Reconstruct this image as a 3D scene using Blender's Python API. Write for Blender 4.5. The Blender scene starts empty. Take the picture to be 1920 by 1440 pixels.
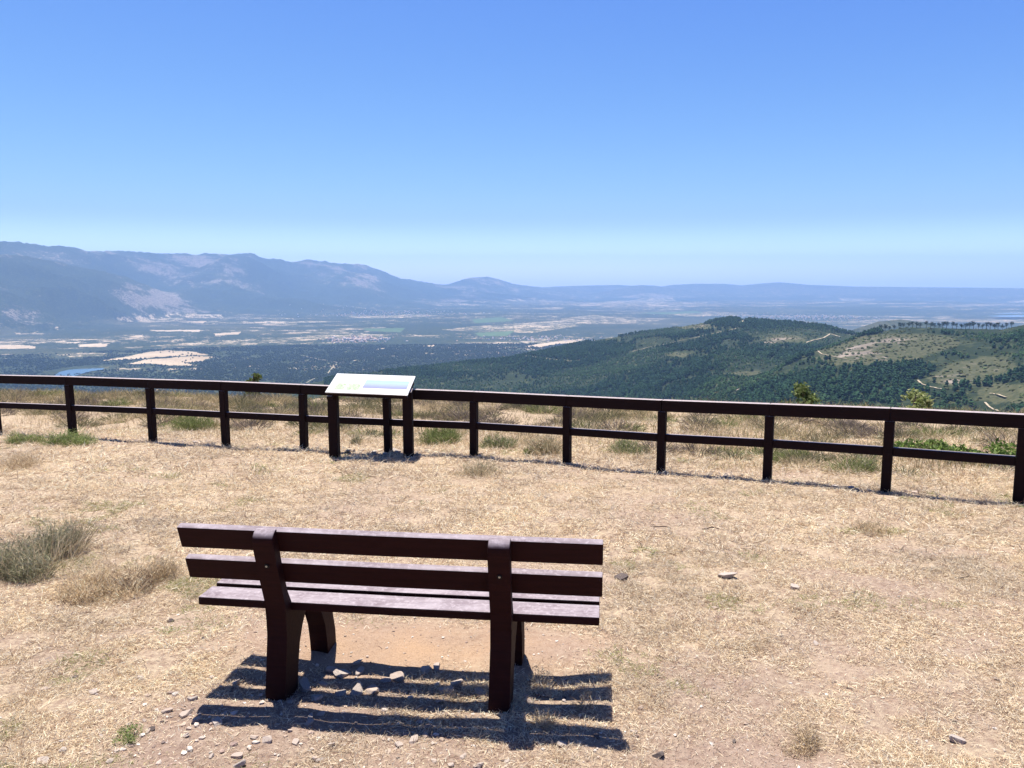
import bpy, bmesh, math, random
import numpy as np
from mathutils import Vector

random.seed(7)
rng = np.random.default_rng(11)
SC = bpy.context.scene
COL = SC.collection
R = math.radians

# ------------------------------------------------------------ camera
F = 1423.0                       # focal length in pixels of the 1920 wide photograph
PITCH = R(7.68)
EYE = 1.67
SLOPE = 0.068                    # the lookout slopes gently away from the viewer
cam = bpy.data.objects.new("camera", bpy.data.cameras.new("camera"))
COL.objects.link(cam)
cam.data.sensor_width = 36.0
cam.data.lens = 36.0 * F / 1920.0
cam.data.clip_start = 0.05
cam.data.clip_end = 120000.0
cam.location = (0, 0, EYE)
cam.rotation_euler = (math.pi / 2 - PITCH, 0, 0)
SC.camera = cam

# ------------------------------------------------------------ sky, sun, exposure
SUN_EL, SUN_AZ = R(74.5), R(-26.0)        # azimuth from +Y towards +X
SUN_VEC = Vector((math.sin(SUN_AZ) * math.cos(SUN_EL), math.cos(SUN_AZ) * math.cos(SUN_EL), math.sin(SUN_EL)))
W = bpy.data.worlds.new("World")
SC.world = W
W.use_nodes = True
wn = W.node_tree
for n in list(wn.nodes):
    wn.nodes.remove(n)
sky = wn.nodes.new("ShaderNodeTexSky")
sky.sky_type = 'NISHITA'
sky.sun_disc = False
sky.sun_elevation = SUN_EL
sky.sun_rotation = SUN_AZ
sky.altitude = 600
sky.air_density = 1.0
sky.dust_density = 1.1
sky.ozone_density = 2.5
# per-channel contrast of the clear sky: deep blue overhead, pale at the horizon
SKY_K = 0.11
sep = wn.nodes.new("ShaderNodeSeparateColor")
com = wn.nodes.new("ShaderNodeCombineColor")
wn.links.new(sky.outputs[0], sep.inputs[0])
for ch, (gain, power) in enumerate(((0.80, 1.60), (0.73, 1.36), (0.61, 0.5))):
    m1 = wn.nodes.new("ShaderNodeMath"); m1.operation = 'POWER'
    m2 = wn.nodes.new("ShaderNodeMath"); m2.operation = 'MULTIPLY'
    wn.links.new(sep.outputs[ch], m1.inputs[0]); m1.inputs[1].default_value = power
    wn.links.new(m1.outputs[0], m2.inputs[0]); m2.inputs[1].default_value = gain * SKY_K ** (power - 1)
    wn.links.new(m2.outputs[0], com.inputs[ch])
bg = wn.nodes.new("ShaderNodeBackground")
bg.inputs['Strength'].default_value = SKY_K
wo = wn.nodes.new("ShaderNodeOutputWorld")
tcn = wn.nodes.new("ShaderNodeTexCoord")
sxyz = wn.nodes.new("ShaderNodeSeparateXYZ")
wn.links.new(tcn.outputs['Generated'], sxyz.inputs[0])
fall = wn.nodes.new("ShaderNodeMapRange")  # dims the sky above the view to deepen the shadows
fall.interpolation_type = 'SMOOTHSTEP'
for k_, v_ in ((1, 0.40), (2, 0.90), (3, 1.0), (4, 0.36)):
    fall.inputs[k_].default_value = v_
wn.links.new(sxyz.outputs[2], fall.inputs[0])
deep = wn.nodes.new("ShaderNodeVectorMath"); deep.operation = 'SCALE'
glow = wn.nodes.new("ShaderNodeMapRange")      # dusty brightening right at the horizon
glow.interpolation_type = 'SMOOTHSTEP'
for k_, v_ in ((1, 0.0), (2, 0.085), (3, 2.5), (4, 1.0)):
    glow.inputs[k_].default_value = v_
wn.links.new(sxyz.outputs[2], glow.inputs[0])
gm = wn.nodes.new("ShaderNodeMath"); gm.operation = 'MULTIPLY'
wn.links.new(fall.outputs[0], gm.inputs[0]); wn.links.new(glow.outputs[0], gm.inputs[1])
wn.links.new(com.outputs[0], deep.inputs[0]); wn.links.new(gm.outputs[0], deep.inputs['Scale'])
wn.links.new(deep.outputs[0], bg.inputs['Color'])
wn.links.new(bg.outputs[0], wo.inputs['Surface'])

sun = bpy.data.objects.new("sun", bpy.data.lights.new("sun", 'SUN'))
COL.objects.link(sun)
sun.data.energy = 5.0
sun.data.angle = R(0.5)
sun.data.color = (1.0, 0.95, 0.87)
sun.rotation_euler = SUN_VEC.to_track_quat('Z', 'Y').to_euler()
sun.location = (-5, 10, 60)

SC.view_settings.view_transform = 'Standard'
SC.view_settings.look = 'None'
SC.view_settings.exposure = 0.95
SC.view_settings.gamma = 1.0
SC.render.engine = 'CYCLES'
SC.cycles.max_bounces = 6
SC.cycles.diffuse_bounces = 3
SC.cycles.glossy_bounces = 2
SC.cycles.transmission_bounces = 3
SC.cycles.volume_bounces = 2
SC.cycles.use_denoising = True
SC.cycles.denoiser = 'OPENIMAGEDENOISE'
SC.cycles.denoising_input_passes = 'RGB_ALBEDO_NORMAL'

# ------------------------------------------------------------ helpers
def ray(px, py):
    cx, cy = (px - 960) / F, (720 - py) / F
    return np.array([cx, math.cos(PITCH) + cy * math.sin(PITCH), -math.sin(PITCH) + cy * math.cos(PITCH)])

def on_ground(px, py, h=0.0):
    """point of the sloping lookout (raised by h) that the pixel looks at"""
    d = ray(px, py)
    t = (EYE - h) / (-d[2] - SLOPE * d[1])
    return np.array([0, 0, EYE]) + t * d

def at_depth(px, py, y):
    d = ray(px, py)
    return np.array([0, 0, EYE]) + d * (y / d[1])

def project(P):
    x, y, z = P[..., 0], P[..., 1], P[..., 2] - EYE
    zc = y * math.cos(PITCH) - z * math.sin(PITCH)
    yc = y * math.sin(PITCH) + z * math.cos(PITCH)
    return 960 + F * x / zc, 720 - F * yc / zc

def az_te(px, py):
    d = ray(px, py)
    return math.atan2(d[0], d[1]), d[2] / math.hypot(d[0], d[1])

def _hash(ix, iy, seed):
    h = (ix.astype(np.int64) * 374761393 + iy.astype(np.int64) * 668265263 + seed * 1442695041) & 0xFFFFFFFF
    h = ((h ^ (h >> 13)) * 1274126177) & 0xFFFFFFFF
    return ((h ^ (h >> 16)) & 0xFFFFFF) / float(0xFFFFFF)

def vnoise(x, y, seed=0):
    ix, iy = np.floor(x), np.floor(y)
    fx, fy = x - ix, y - iy
    ux, uy = fx * fx * fx * (fx * (fx * 6 - 15) + 10), fy * fy * fy * (fy * (fy * 6 - 15) + 10)
    a, b = _hash(ix, iy, seed), _hash(ix + 1, iy, seed)
    c, d = _hash(ix, iy + 1, seed), _hash(ix + 1, iy + 1, seed)
    return (a + (b - a) * ux) * (1 - uy) + (c + (d - c) * ux) * uy

def fbm(x, y, seed=0, octv=5, gain=0.5):
    """-1..1"""
    s, a, t = 0.0, 1.0, 0.0
    for o in range(octv):
        ca, sa = math.cos(0.6 * o), math.sin(0.6 * o)
        s = s + a * (vnoise((x * ca - y * sa) * 2 ** o + 17.3 * o, (x * sa + y * ca) * 2 ** o - 9.1 * o, seed + o) * 2 - 1)
        t += a
        a *= gain
    return s / t * 1.6

def ridged(x, y, seed=0, octv=5):
    s, a, t = 0.0, 1.0, 0.0
    for o in range(octv):
        s = s + a * (1 - np.abs(vnoise(x * 2 ** o + 5.1 * o, y * 2 ** o + 3.7 * o, seed + o) * 2 - 1))
        t += a
        a *= 0.5
    return s / t

def sstep(a, b, x):
    t = np.clip((x - a) / (b - a), 0, 1)
    return t * t * (3 - 2 * t)

def np_mesh(name, V, faces, mat=None, attrs=None, smooth=False, link=True, parent=None):
    """faces: list of (n,k) index arrays"""
    me = bpy.data.meshes.new(name)
    V = np.ascontiguousarray(V, dtype=np.float32)
    me.vertices.add(len(V))
    me.vertices.foreach_set('co', V.ravel())
    loops = np.concatenate([f.ravel() for f in faces]).astype(np.int32)
    tot = np.concatenate([np.full(len(f), f.shape[1], np.int32) for f in faces])
    start = np.concatenate([[0], np.cumsum(tot)[:-1]]).astype(np.int32)
    me.loops.add(len(loops))
    me.loops.foreach_set('vertex_index', loops)
    me.polygons.add(len(tot))
    me.polygons.foreach_set('loop_start', start)
    me.polygons.foreach_set('loop_total', tot)
    me.polygons.foreach_set('use_smooth', np.full(len(tot), smooth))
    for k, a in (attrs or {}).items():
        a = np.asarray(a, dtype=np.float32)
        if a.ndim == 2:
            at = me.attributes.new(k, 'FLOAT_COLOR', 'POINT')
            c = np.ones((len(a), 4), np.float32)
            c[:, :3] = a
            at.data.foreach_set('color', c.ravel())
        else:
            at = me.attributes.new(k, 'FLOAT', 'POINT')
            at.data.foreach_set('value', a)
    me.update(calc_edges=True)
    me.validate()
    if mat:
        me.materials.append(mat)
    ob = bpy.data.objects.new(name, me)
    if link:
        COL.objects.link(ob)
    if parent:
        ob.parent = parent
    return ob

def bm_obj(name, bm, mat, parent=None, smooth=False):
    me = bpy.data.meshes.new(name)
    bmesh.ops.recalc_face_normals(bm, faces=bm.faces)
    bm.to_mesh(me)
    bm.free()
    if smooth:
        me.polygons.foreach_set('use_smooth', np.ones(len(me.polygons), bool))
    me.materials.append(mat)
    ob = bpy.data.objects.new(name, me)
    COL.objects.link(ob)
    if parent:
        ob.parent = parent
    return ob

def tag(o, label=None, cat=None, group=None, kind=None):
    if label: o['label'] = label
    if cat: o['category'] = cat
    if group: o['group'] = group
    if kind: o['kind'] = kind
    return o

def empty(name, loc, rz=0.0):
    o = bpy.data.objects.new(name, None)
    o.empty_display_size = 0.2
    COL.objects.link(o)
    o.location = loc
    o.rotation_euler = (0, 0, rz)
    return o

def grid_faces(nr, nc, wrap=False):
    i = np.arange(nr - 1)[:, None] * nc
    if wrap:
        j = np.arange(nc)[None, :]
        j2 = (j + 1) % nc
    else:
        j = np.arange(nc - 1)[None, :]
        j2 = j + 1
    return np.stack([i + j, i + j2, i + nc + j2, i + nc + j], -1).reshape(-1, 4)

# ---- node helpers
class NT:
    def __init__(self, name):
        self.m = bpy.data.materials.new(name)
        self.m.use_nodes = True
        self.t = self.m.node_tree
        for n in list(self.t.nodes):
            self.t.nodes.remove(n)
        self.out = self.t.nodes.new("ShaderNodeOutputMaterial")
    def n(self, typ, ins=None, **kw):
        nd = self.t.nodes.new(typ)
        for k, v in kw.items():
            setattr(nd, k, v)
        for k, v in (ins or {}).items():
            s = nd.inputs[k]
            if isinstance(v, bpy.types.NodeSocket):
                self.t.links.new(v, s)
            else:
                s.default_value = v
        return nd
    def noise(self, vec, scale, detail=4, rough=0.55, dist=0.0):
        return self.n("ShaderNodeTexNoise", {'Vector': vec, 'Scale': scale, 'Detail': detail, 'Roughness': rough, 'Distortion': dist}).outputs[0]
    def math(self, op, a, b=None, clamp=False):
        ins = {0: a}
        if b is not None:
            ins[1] = b
        return self.n("ShaderNodeMath", ins, operation=op, use_clamp=clamp).outputs[0]
    def remap(self, v, a, b, c=0.0, d=1.0):
        return self.n("ShaderNodeMapRange", {0: v, 1: a, 2: b, 3: c, 4: d}).outputs[0]
    def mix(self, f, a, b, blend='MIX'):
        nd = self.n("ShaderNodeMix", data_type='RGBA', blend_type=blend)
        for idx, v in ((0, f), (6, a), (7, b)):
            if isinstance(v, bpy.types.NodeSocket):
                self.t.links.new(v, nd.inputs[idx])
            else:
                nd.inputs[idx].default_value = v if idx == 0 else (tuple(v) + (1,))[:4]
        return nd.outputs[2]
    def attr(self, name, fac=False):
        nd = self.n("ShaderNodeAttribute", attribute_name=name)
        return nd.outputs['Fac'] if fac else nd.outputs['Color']
    def pos(self):
        return self.n("ShaderNodeNewGeometry").outputs['Position']
    def obj(self):
        return self.n("ShaderNodeTexCoord").outputs['Object']
    def bump(self, h, strength, dist):
        return self.n("ShaderNodeBump", {'Height': h, 'Strength': strength, 'Distance': dist}).outputs[0]
    def surf(self, s):
        self.t.links.new(s, self.out.inputs['Surface'])
        return self.m
    def principled(self, col, rough=0.8, spec=0.3, normal=None, **kw):
        ins = {'Base Color': col if isinstance(col, bpy.types.NodeSocket) else (tuple(col) + (1,))[:4], 'Roughness': rough, 'Specular IOR Level': spec}
        if normal is not None:
            ins['Normal'] = normal
        ins.update(kw)
        return self.surf(self.n("ShaderNodeBsdfPrincipled", ins).outputs[0])

def blade_material(name, trans=0.3):
    t = NT(name)
    c = t.attr('Col')
    d = t.n("ShaderNodeBsdfDiffuse", {'Color': c}).outputs[0]
    tr = t.n("ShaderNodeBsdfTranslucent", {'Color': c}).outputs[0]
    return t.surf(t.n("ShaderNodeMixShader", {0: trans, 1: d, 2: tr}).outputs[0])

M_GRASS = blade_material("dry_grass_blades", 0.3)
M_LEAF = blade_material("green_leaves", 0.35)
M_TREE = blade_material("distant_crowns", 0.08)

# ============================================================ LANDSCAPE HEIGHTS
def ctrl(lst, lower=0.0):
    A, Rr, Z = [], [], []
    for px, py, r in lst:
        a, te = az_te(px, py)
        A.append(a); Rr.append(r); Z.append(EYE + r * te - lower)
    return np.array(A), np.array(Rr), np.array(Z)

PLAIN = -450.0
RIDGE_A = ctrl([(200, 800, 1700), (430, 752, 1850), (560, 722, 2000), (640, 703, 2200), (800, 686, 2400), (950, 671, 2500), (1010, 659, 2600), (1100, 640, 2700), (1200, 623, 2750),
                (1280, 611, 2750), (1340, 599, 2650), (1370, 596, 2600), (1420, 600, 2600), (1480, 604, 2500), (1540, 609, 2500), (1600, 623, 2400),
                (1690, 640, 2300), (1920, 655, 2200), (2300, 660, 2100)], 3)
RIDGE_B = ctrl([(1180, 800, 1050), (1290, 770, 1150), (1370, 735, 1250), (1440, 703, 1350), (1500, 668, 1480), (1580, 640, 1600), (1640, 621, 1700), (1700, 612, 1750),
                (1800, 614, 1700), (1880, 615, 1650), (1920, 606, 1600), (2050, 596, 1550), (2400, 600, 1500)], 2)
RIDGE_C = ctrl([(1560, 632, 4300), (1610, 614, 4500), (1650, 603, 4700), (1690, 599, 4700), (1730, 603, 4700), (1790, 618, 4500), (1850, 640, 4300)])
MOUNT = ctrl([(-900, 440, 12500), (-400, 448, 12500), (0, 455, 13000), (60, 456, 13300), (100, 461, 13500), (160, 467, 14000), (210, 469, 14500), (250, 472, 15000), (290, 475, 15250),
              (340, 476, 15500), (380, 472, 15650), (405, 470, 15750), (430, 474, 15900), (470, 478, 16000), (500, 486, 16150), (520, 485, 16300),
              (550, 493, 16500), (575, 490, 16750), (600, 491, 17000), (650, 493, 17250), (675, 495, 17500), (700, 503, 17600), (720, 510, 17750), (750, 522, 18000),
              (800, 529, 18500), (835, 534, 19000), (850, 531, 19500), (875, 523, 20000), (895, 520, 20500), (910, 520, 20750), (935, 524, 21000), (960, 532, 21500),
              (1000, 536, 22000), (1050, 539, 22500), (1075, 540, 22750), (1110, 546, 23000), (1150, 552, 23250), (1250, 575, 23500)])
SPURS = [ctrl([(-900, 470, 9500), (-300, 472, 10000), (0, 480, 10500), (60, 484, 10700), (130, 495, 10900), (180, 503, 11000), (235, 516, 11200), (290, 540, 11300), (350, 566, 11300), (430, 600, 11300)]),
         ctrl([(230, 560, 13300), (300, 532, 13600), (360, 509, 13900), (395, 492, 14200), (430, 479, 14600), (465, 482, 14900), (500, 500, 15000), (545, 525, 15000), (600, 560, 15000)]),
         ctrl([(520, 560, 15000), (580, 533, 15200), (620, 518, 15400), (650, 508, 15600), (690, 514, 15800), (740, 533, 15900), (790, 548, 16000), (860, 566, 16100)]),
         ctrl([(760, 560, 17300), (800, 546, 17400), (840, 540, 17600), (880, 545, 17800), (960, 552, 18000), (1060, 566, 18300)])]
FAR = ctrl([(900, 549, 24300), (1000, 541, 24300), (1040, 537, 24300), (1110, 535, 24300), (1160, 534, 24300), (1210, 537, 24300), (1235, 538, 24300), (1260, 534, 24300), (1300, 532, 24300), (1360, 532, 24300),
            (1390, 535, 24300), (1420, 532, 24300), (1460, 529, 24300), (1520, 534, 24300), (1600, 537, 24300), (1700, 538, 24300), (1920, 540, 24300), (2400, 540, 24300)])
FAR2 = ctrl([(1100, 552, 21500), (1140, 545, 21500), (1200, 534, 22000), (1225, 535, 22000), (1270, 541, 22000), (1330, 547, 22000), (1400, 552, 21500)])
LAKE_C = at_depth(150, 698, 3900.0)

def line_at(c, az):
    return np.interp(az, c[0], c[1]), np.interp(az, c[0], c[2])

def smax(a, b, k):
    m = np.maximum(a, b)
    return m + k * np.log1p(np.exp(-np.abs(a - b) / k))

def far_height(x, y):
    r = np.hypot(x, y)
    az = np.arctan2(x, y)
    und = fbm(x / 2600, y / 2600, 3, 4) * 16 + fbm(x / 700, y / 700, 23, 3) * 5
    calm = sstep(2600, 4200, r) * sstep(300, 900, np.hypot(x - LAKE_C[0], y - LAKE_C[1]))
    plain = PLAIN + und * calm * (1 - sstep(16000, 22000, r))
    # near hillside under the lookout
    cone = -8 - 0.28 * (r - 30) + fbm(x / 90, y / 90, 5, 4) * 5 * sstep(60, 200, r)
    z = smax(plain, cone, 10.0)
    g1 = fbm(x / 420, y / 420, 7, 5)
    g2 = ridged(x / 300, y / 300, 9, 4) - 0.55
    ra, za = line_at(RIDGE_A, az)
    w = sstep(0, 500, np.abs(r - ra))
    fr = np.where(r < ra, za - 0.05 * (ra - r) - 6e-6 * (ra - r) ** 2, za - 0.22 * (r - ra)) + (g1 * 16 + g2 * 22) * w + g1 * 2
    z = smax(z, fr - 900 * sstep(2.2, 3.0, np.abs(az)), 6.0)
    rb, zb = line_at(RIDGE_B, az)
    w = sstep(0, 300, np.abs(r - rb))
    fr = np.where(r < rb, zb - 0.085 * (rb - r) , zb - 0.17 * (r - rb)) + (g1 * 9 + g2 * 16) * w + g1 * 1.5
    z = smax(z, fr - 900 * sstep(1.6, 2.2, np.abs(az)), 5.0)
    rc, zc = line_at(RIDGE_C, az)
    inside = (az > RIDGE_C[0][0]) & (az < RIDGE_C[0][-1])
    fr = np.where(inside, zc - 0.15 * np.abs(r - rc), -2000) + g1 * 4
    z = np.maximum(z, fr)
    # the long sierra on the left
    rm, zm = line_at(MOUNT, az)
    rb_ = rm * np.interp(az, [-0.9, -0.6, -0.2, 0.0, 0.15], [0.66, 0.66, 0.62, 0.72, 0.8])
    t = np.clip((r - rb_) / (rm - rb_), -0.3, 1)
    prof = np.where(t > 0, 0.42 * np.clip(t, 0, 1) + 0.58 * np.clip(t, 0, 1) ** 2.0, 0)
    rg = ridged(x / 2600 + 3, y / 2600, 31, 5) - 0.6
    rf = fbm(x / 900, y / 900, 37, 5)
    bump = (rg * 760 + rf * 130 + (ridged(x / 750, y / 750, 41, 4) - 0.6) * 150) * np.clip(t, 0, 1) ** 0.7 * np.clip(1 - t, 0, 1) ** 0.6 * np.clip((zm - PLAIN) / 900, 0, 1)
    hm = PLAIN - 60 + (zm - PLAIN + 60) * prof + bump
    hm = np.where(r > rm, zm - 0.2 * (r - rm) + rf * 20, hm)
    crest = (ridged(x / 620, y / 620, 47, 4) - 0.6) * 120 + (ridged(x / 1500, y / 1500, 49, 3) - 0.6) * 60
    hm = hm + crest * sstep(0.5, 0.95, t) * np.clip((zm - PLAIN) / 800, 0.15, 1)
    g3 = (ridged(x / 900, y / 900, 53, 5) - 0.6) * 190 + rf * 40
    for c in SPURS:
        rs, zs = line_at(c, az)
        e = np.where((az > c[0][0]) & (az < c[0][-1]), zs - 0.30 * np.maximum(rs - r, 0) - 0.13 * np.maximum(r - rs, 0), -3000)
        e = e + g3 * np.clip((zs - PLAIN) / 500, 0, 1) * (0.35 + 0.65 * sstep(0, 900, np.abs(r - rs)))
        hm = np.maximum(hm, np.where(e > PLAIN - 80, e, -3000))
    hm = np.where((t <= -0.29) & (hm < PLAIN), -3000, hm)
    hm = np.where(np.abs(az) > 1.3, -3000, hm)
    z = np.maximum(z, hm)
    for c, s in ((FAR, 0.11), (FAR2, 0.12)):
        rr, zz = line_at(c, az)
        k = np.where((az > c[0][0]) & (az < c[0][-1] + 0.5), zz - s * np.abs(r - rr), -3000)
        z = np.maximum(z, k)
    # low dark swell out on the plain
    hx, hy = 9000 * math.tan(R(27.5)), 16000.0
    z = z + 55 * np.exp(-(((x - 8300) / 1500) ** 2 + ((y - hy) / 900) ** 2))
    return z

FENCE_PX = [(-4, 812, 703), (137, 819, 706), (287, 826, 711), (424, 836, 715), (571, 844, 721), (728, 851, 728), (889, 858, 734), (1063, 871, 742),
            (1239, 886, 750), (1438, 900, 757), (1660, 921, 765), (1908, 946, 777)]
FENCE = [on_ground(a, b) for a, b, c in FENCE_PX]
FX = np.array([p[0] for p in FENCE]); FY = np.array([p[1] for p in FENCE])

def fence_y(x):
    yl = FY[0] + (x - FX[0]) * (FY[1] - FY[0]) / (FX[1] - FX[0])
    yr = FY[-1] + (x - FX[-1]) * (FY[-1] - FY[-2]) / (FX[-1] - FX[-2])
    return np.where(x < FX[0], yl, np.where(x > FX[-1], yr, np.interp(x, FX, FY)))

def edge_y(x):
    return np.clip(16.6 - 0.23 * x, 9, 24) + 0.5 * fbm(x / 3.0, x * 0 + 2.0, 51, 3)

def ground_z(x, y, fine=True):
    z = -SLOPE * y
    if fine:
        z = z + 0.020 * fbm(x / 0.5, y / 0.5, 61, 4) + 0.006 * fbm(x / 0.13, y / 0.13, 63, 2) + 0.02 * fbm(x / 2.5, y / 2.5, 67, 3) * sstep(2, 5, np.abs(y))
    e = np.maximum(y - edge_y(x), 0)
    z = z - np.where(e < 8, 0.028 * e * e, 0.028 * 64 + 0.45 * (e - 8))
    z = z + 0.09 * fbm(x / 1.6, y / 1.6, 71, 3) * sstep(0.4, 2.5, y - fence_y(x))
    s = np.maximum(np.abs(x) - 24, 0)
    z = z - 0.05 * s * s
    s = np.maximum(-y - 7, 0)
    return z - 0.06 * s * s

def straw(x, y):
    """0 bare earth .. 1 thick straw"""
    v = 0.62 + 0.42 * fbm(x / 1.3, y / 1.3, 81, 4) + 0.25 * fbm(x / 0.35, y / 0.35, 85, 3)
    v = v + 0.25 * sstep(4.5, 7, y) + 0.2 * sstep(0.3, 1.2, y - fence_y(x))
    bare = np.exp(-(((x + 0.42) / 0.95) ** 2 + ((y - 3.85) / 0.36) ** 2) ** 1.5)
    stony = np.exp(-(((x + 0.75) / 1.15) ** 2 + ((y - 2.95) / 0.55) ** 2) ** 1.5)
    return np.clip(v - 0.95 * bare - 0.42 * stony, 0, 1), bare, stony

# ============================================================ MATERIALS OF THE LAND
def make_ground_mat():
    t = NT("lookout_ground")
    p = t.pos()
    st = t.attr('straw', True)
    ba = t.attr('bare', True)
    n1 = t.noise(p, 2.2, 6, 0.65)
    n2 = t.noise(p, 28, 6, 0.7)
    n3 = t.noise(p, 140, 3, 0.6)
    soil = t.mix(t.remap(n1, 0.35, 0.65), (0.21, 0.14, 0.108), (0.31, 0.215, 0.165))
    soil = t.mix(t.remap(n2, 0.35, 0.75), soil, (0.42, 0.325, 0.255))
    soil = t.mix(ba, soil, (0.43, 0.285, 0.18))
    lit = t.mix(t.remap(n2, 0.3, 0.7), (0.33, 0.245, 0.16), (0.54, 0.435, 0.30))
    f = t.math('MULTIPLY', st, t.remap(n2, 0.3, 0.6), True)
    col = t.mix(f, soil, lit)
    col = t.mix(t.remap(n3, 0.25, 0.45, 0.8, 0.0), col, (0.09, 0.06, 0.05))
    h = t.math('ADD', t.math('MULTIPLY', n2, 1.0), t.math('MULTIPLY', n3, 0.5))
    return t.principled(col, 0.95, 0.1, t.bump(h, 0.9, 0.02))

def make_land_mat():
    t = NT("valley_land")
    p = t.pos()
    dry = t.attr('dry', True)          # how open the wood is
    fieldv = t.attr('field', True)     # mown fields
    wood = t.attr('wood', True)
    green = t.attr('green', True)      # watered fields
    rock = t.attr('rock', True)
    sub = t.attr('Col')
    n0 = t.noise(p, 0.0012, 7, 0.6)
    nf = t.noise(p, 0.0075, 8, 0.68)
    n1 = t.noise(p, 0.035, 6, 0.65)
    n2 = t.noise(p, 0.16, 4, 0.65)
    vor = t.n("ShaderNodeTexVoronoi", {'Vector': p, 'Scale': 0.05, 'Randomness': 1.0}, feature='F1')
    def over(n, bias, amt, wd):
        return t.remap(t.math('ADD', n, t.math('MULTIPLY', t.math('SUBTRACT', bias, 0.5), amt)), 0.5, 0.5 + wd)
    scrub = t.mix(t.remap(n1, 0.36, 0.64), (0.020, 0.030, 0.015), (0.062, 0.072, 0.034))
    heath = t.mix(t.remap(n2, 0.36, 0.64), (0.045, 0.054, 0.026), (0.105, 0.10, 0.052))
    base = t.mix(over(n1, t.math('SUBTRACT', 1.0, wood), 0.55, 0.10), scrub, heath)
    tan = t.mix(t.remap(n0, 0.36, 0.64), (0.34, 0.26, 0.17), (0.54, 0.425, 0.30))
    base = t.mix(over(t.math('ADD', t.math('MULTIPLY', nf, 0.78), t.math('MULTIPLY', n1, 0.22)), dry, 0.40, 0.025), base, tan)
    nr = t.math('ADD', t.math('MULTIPLY', nf, 0.8), t.math('MULTIPLY', n1, 0.2))
    stone = t.mix(t.remap(n1, 0.35, 0.65), (0.12, 0.10, 0.08), (0.30, 0.245, 0.195))
    base = t.mix(over(nr, rock, 0.36, 0.06), base, stone)
    fcol = t.mix(t.remap(t.math('ADD', n0, t.math('MULTIPLY', t.math('SUBTRACT', n1, 0.5), 0.5)), 0.36, 0.64), (0.34, 0.255, 0.165), (0.52, 0.41, 0.285))
    base = t.mix(over(t.math('ADD', t.math('MULTIPLY', nf, 0.6), t.math('MULTIPLY', n1, 0.4)), fieldv, 0.8, 0.04), base, fcol)
    base = t.mix(green, base, t.mix(n0, (0.06, 0.12, 0.05), (0.10, 0.14, 0.06)))
    # round oak crowns dotted over it
    thr = t.math('ADD', t.math('MULTIPLY', wood, 0.55), t.math('MULTIPLY', nf, 0.30))
    dots = t.remap(t.math('SUBTRACT', thr, vor.outputs['Distance']), 0.0, 0.08)
    base = t.mix(t.math('MULTIPLY', dots, t.math('SUBTRACT', 1.0, green)), base, (0.022, 0.033, 0.016))
    base = t.mix(1.0, base, sub, 'MULTIPLY')
    return t.principled(base, 0.95, 0.05)

M_GROUND = make_ground_mat()
M_LAND = make_land_mat()

# ============================================================ GROUND OF THE LOOKOUT
xs = np.concatenate([np.arange(-34, -9, 0.35), np.arange(-9, 9, 0.06), np.arange(9, 34.01, 0.35)])
ys = np.concatenate([np.arange(-14, 1.8, 0.4), np.arange(1.8, 7, 0.045), np.arange(7, 36, 0.14)])
GX, GY = np.meshgrid(xs, ys)
gx, gy = GX.ravel(), GY.ravel()
st, ba, sto = straw(gx, gy)
ground = np_mesh("ground", np.stack([gx, gy, ground_z(gx, gy)], -1), [grid_faces(len(ys), len(xs))], M_GROUND,
                 {'straw': st, 'bare': np.clip(0.7 * ba * (1 + 0.5 * fbm(gx / 0.25, gy / 0.25, 91, 3)), 0, 1)}, smooth=True)
tag(ground, kind='structure')

# ============================================================ VALLEY, HILLS, SIERRA
def dense(a, b, step):
    return np.exp(np.arange(math.log(a), math.log(b), step))
rad = np.concatenate([dense(22, 600, 0.05), dense(600, 3600, 0.0095), dense(3600, 8000, 0.008), dense(8000, 25000, 0.006)])
fine = np.arange(R(-40), R(40), R(0.072))
coarse = np.concatenate([np.arange(R(-180), R(-40), R(2.0)), fine, np.arange(R(40), R(179.9), R(2.0))])
RR, AZ = np.meshgrid(rad, coarse, indexing='ij')
tx, ty = (RR * np.sin(AZ)).ravel(), (RR * np.cos(AZ)).ravel()
tz = far_height(tx, ty)
TR, TA = RR.ravel(), AZ.ravel()

def to_plain(poly):
    out = []
    for px, py in poly:
        d = ray(px, py)
        t = (PLAIN - EYE) / d[2]
        out.append((d[0] * t, d[1] * t))
    return np.array(out)

def in_poly(x, y, P):
    n = len(P)
    ins = np.zeros(len(x), bool)
    j = n - 1
    for i in range(n):
        xi, yi, xj, yj = P[i][0], P[i][1], P[j][0], P[j][1]
        c = ((yi > y) != (yj > y)) & (x < (xj - xi) * (y - yi) / (yj - yi + 1e-9) + xi)
        ins ^= c
        j = i
    return ins

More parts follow.
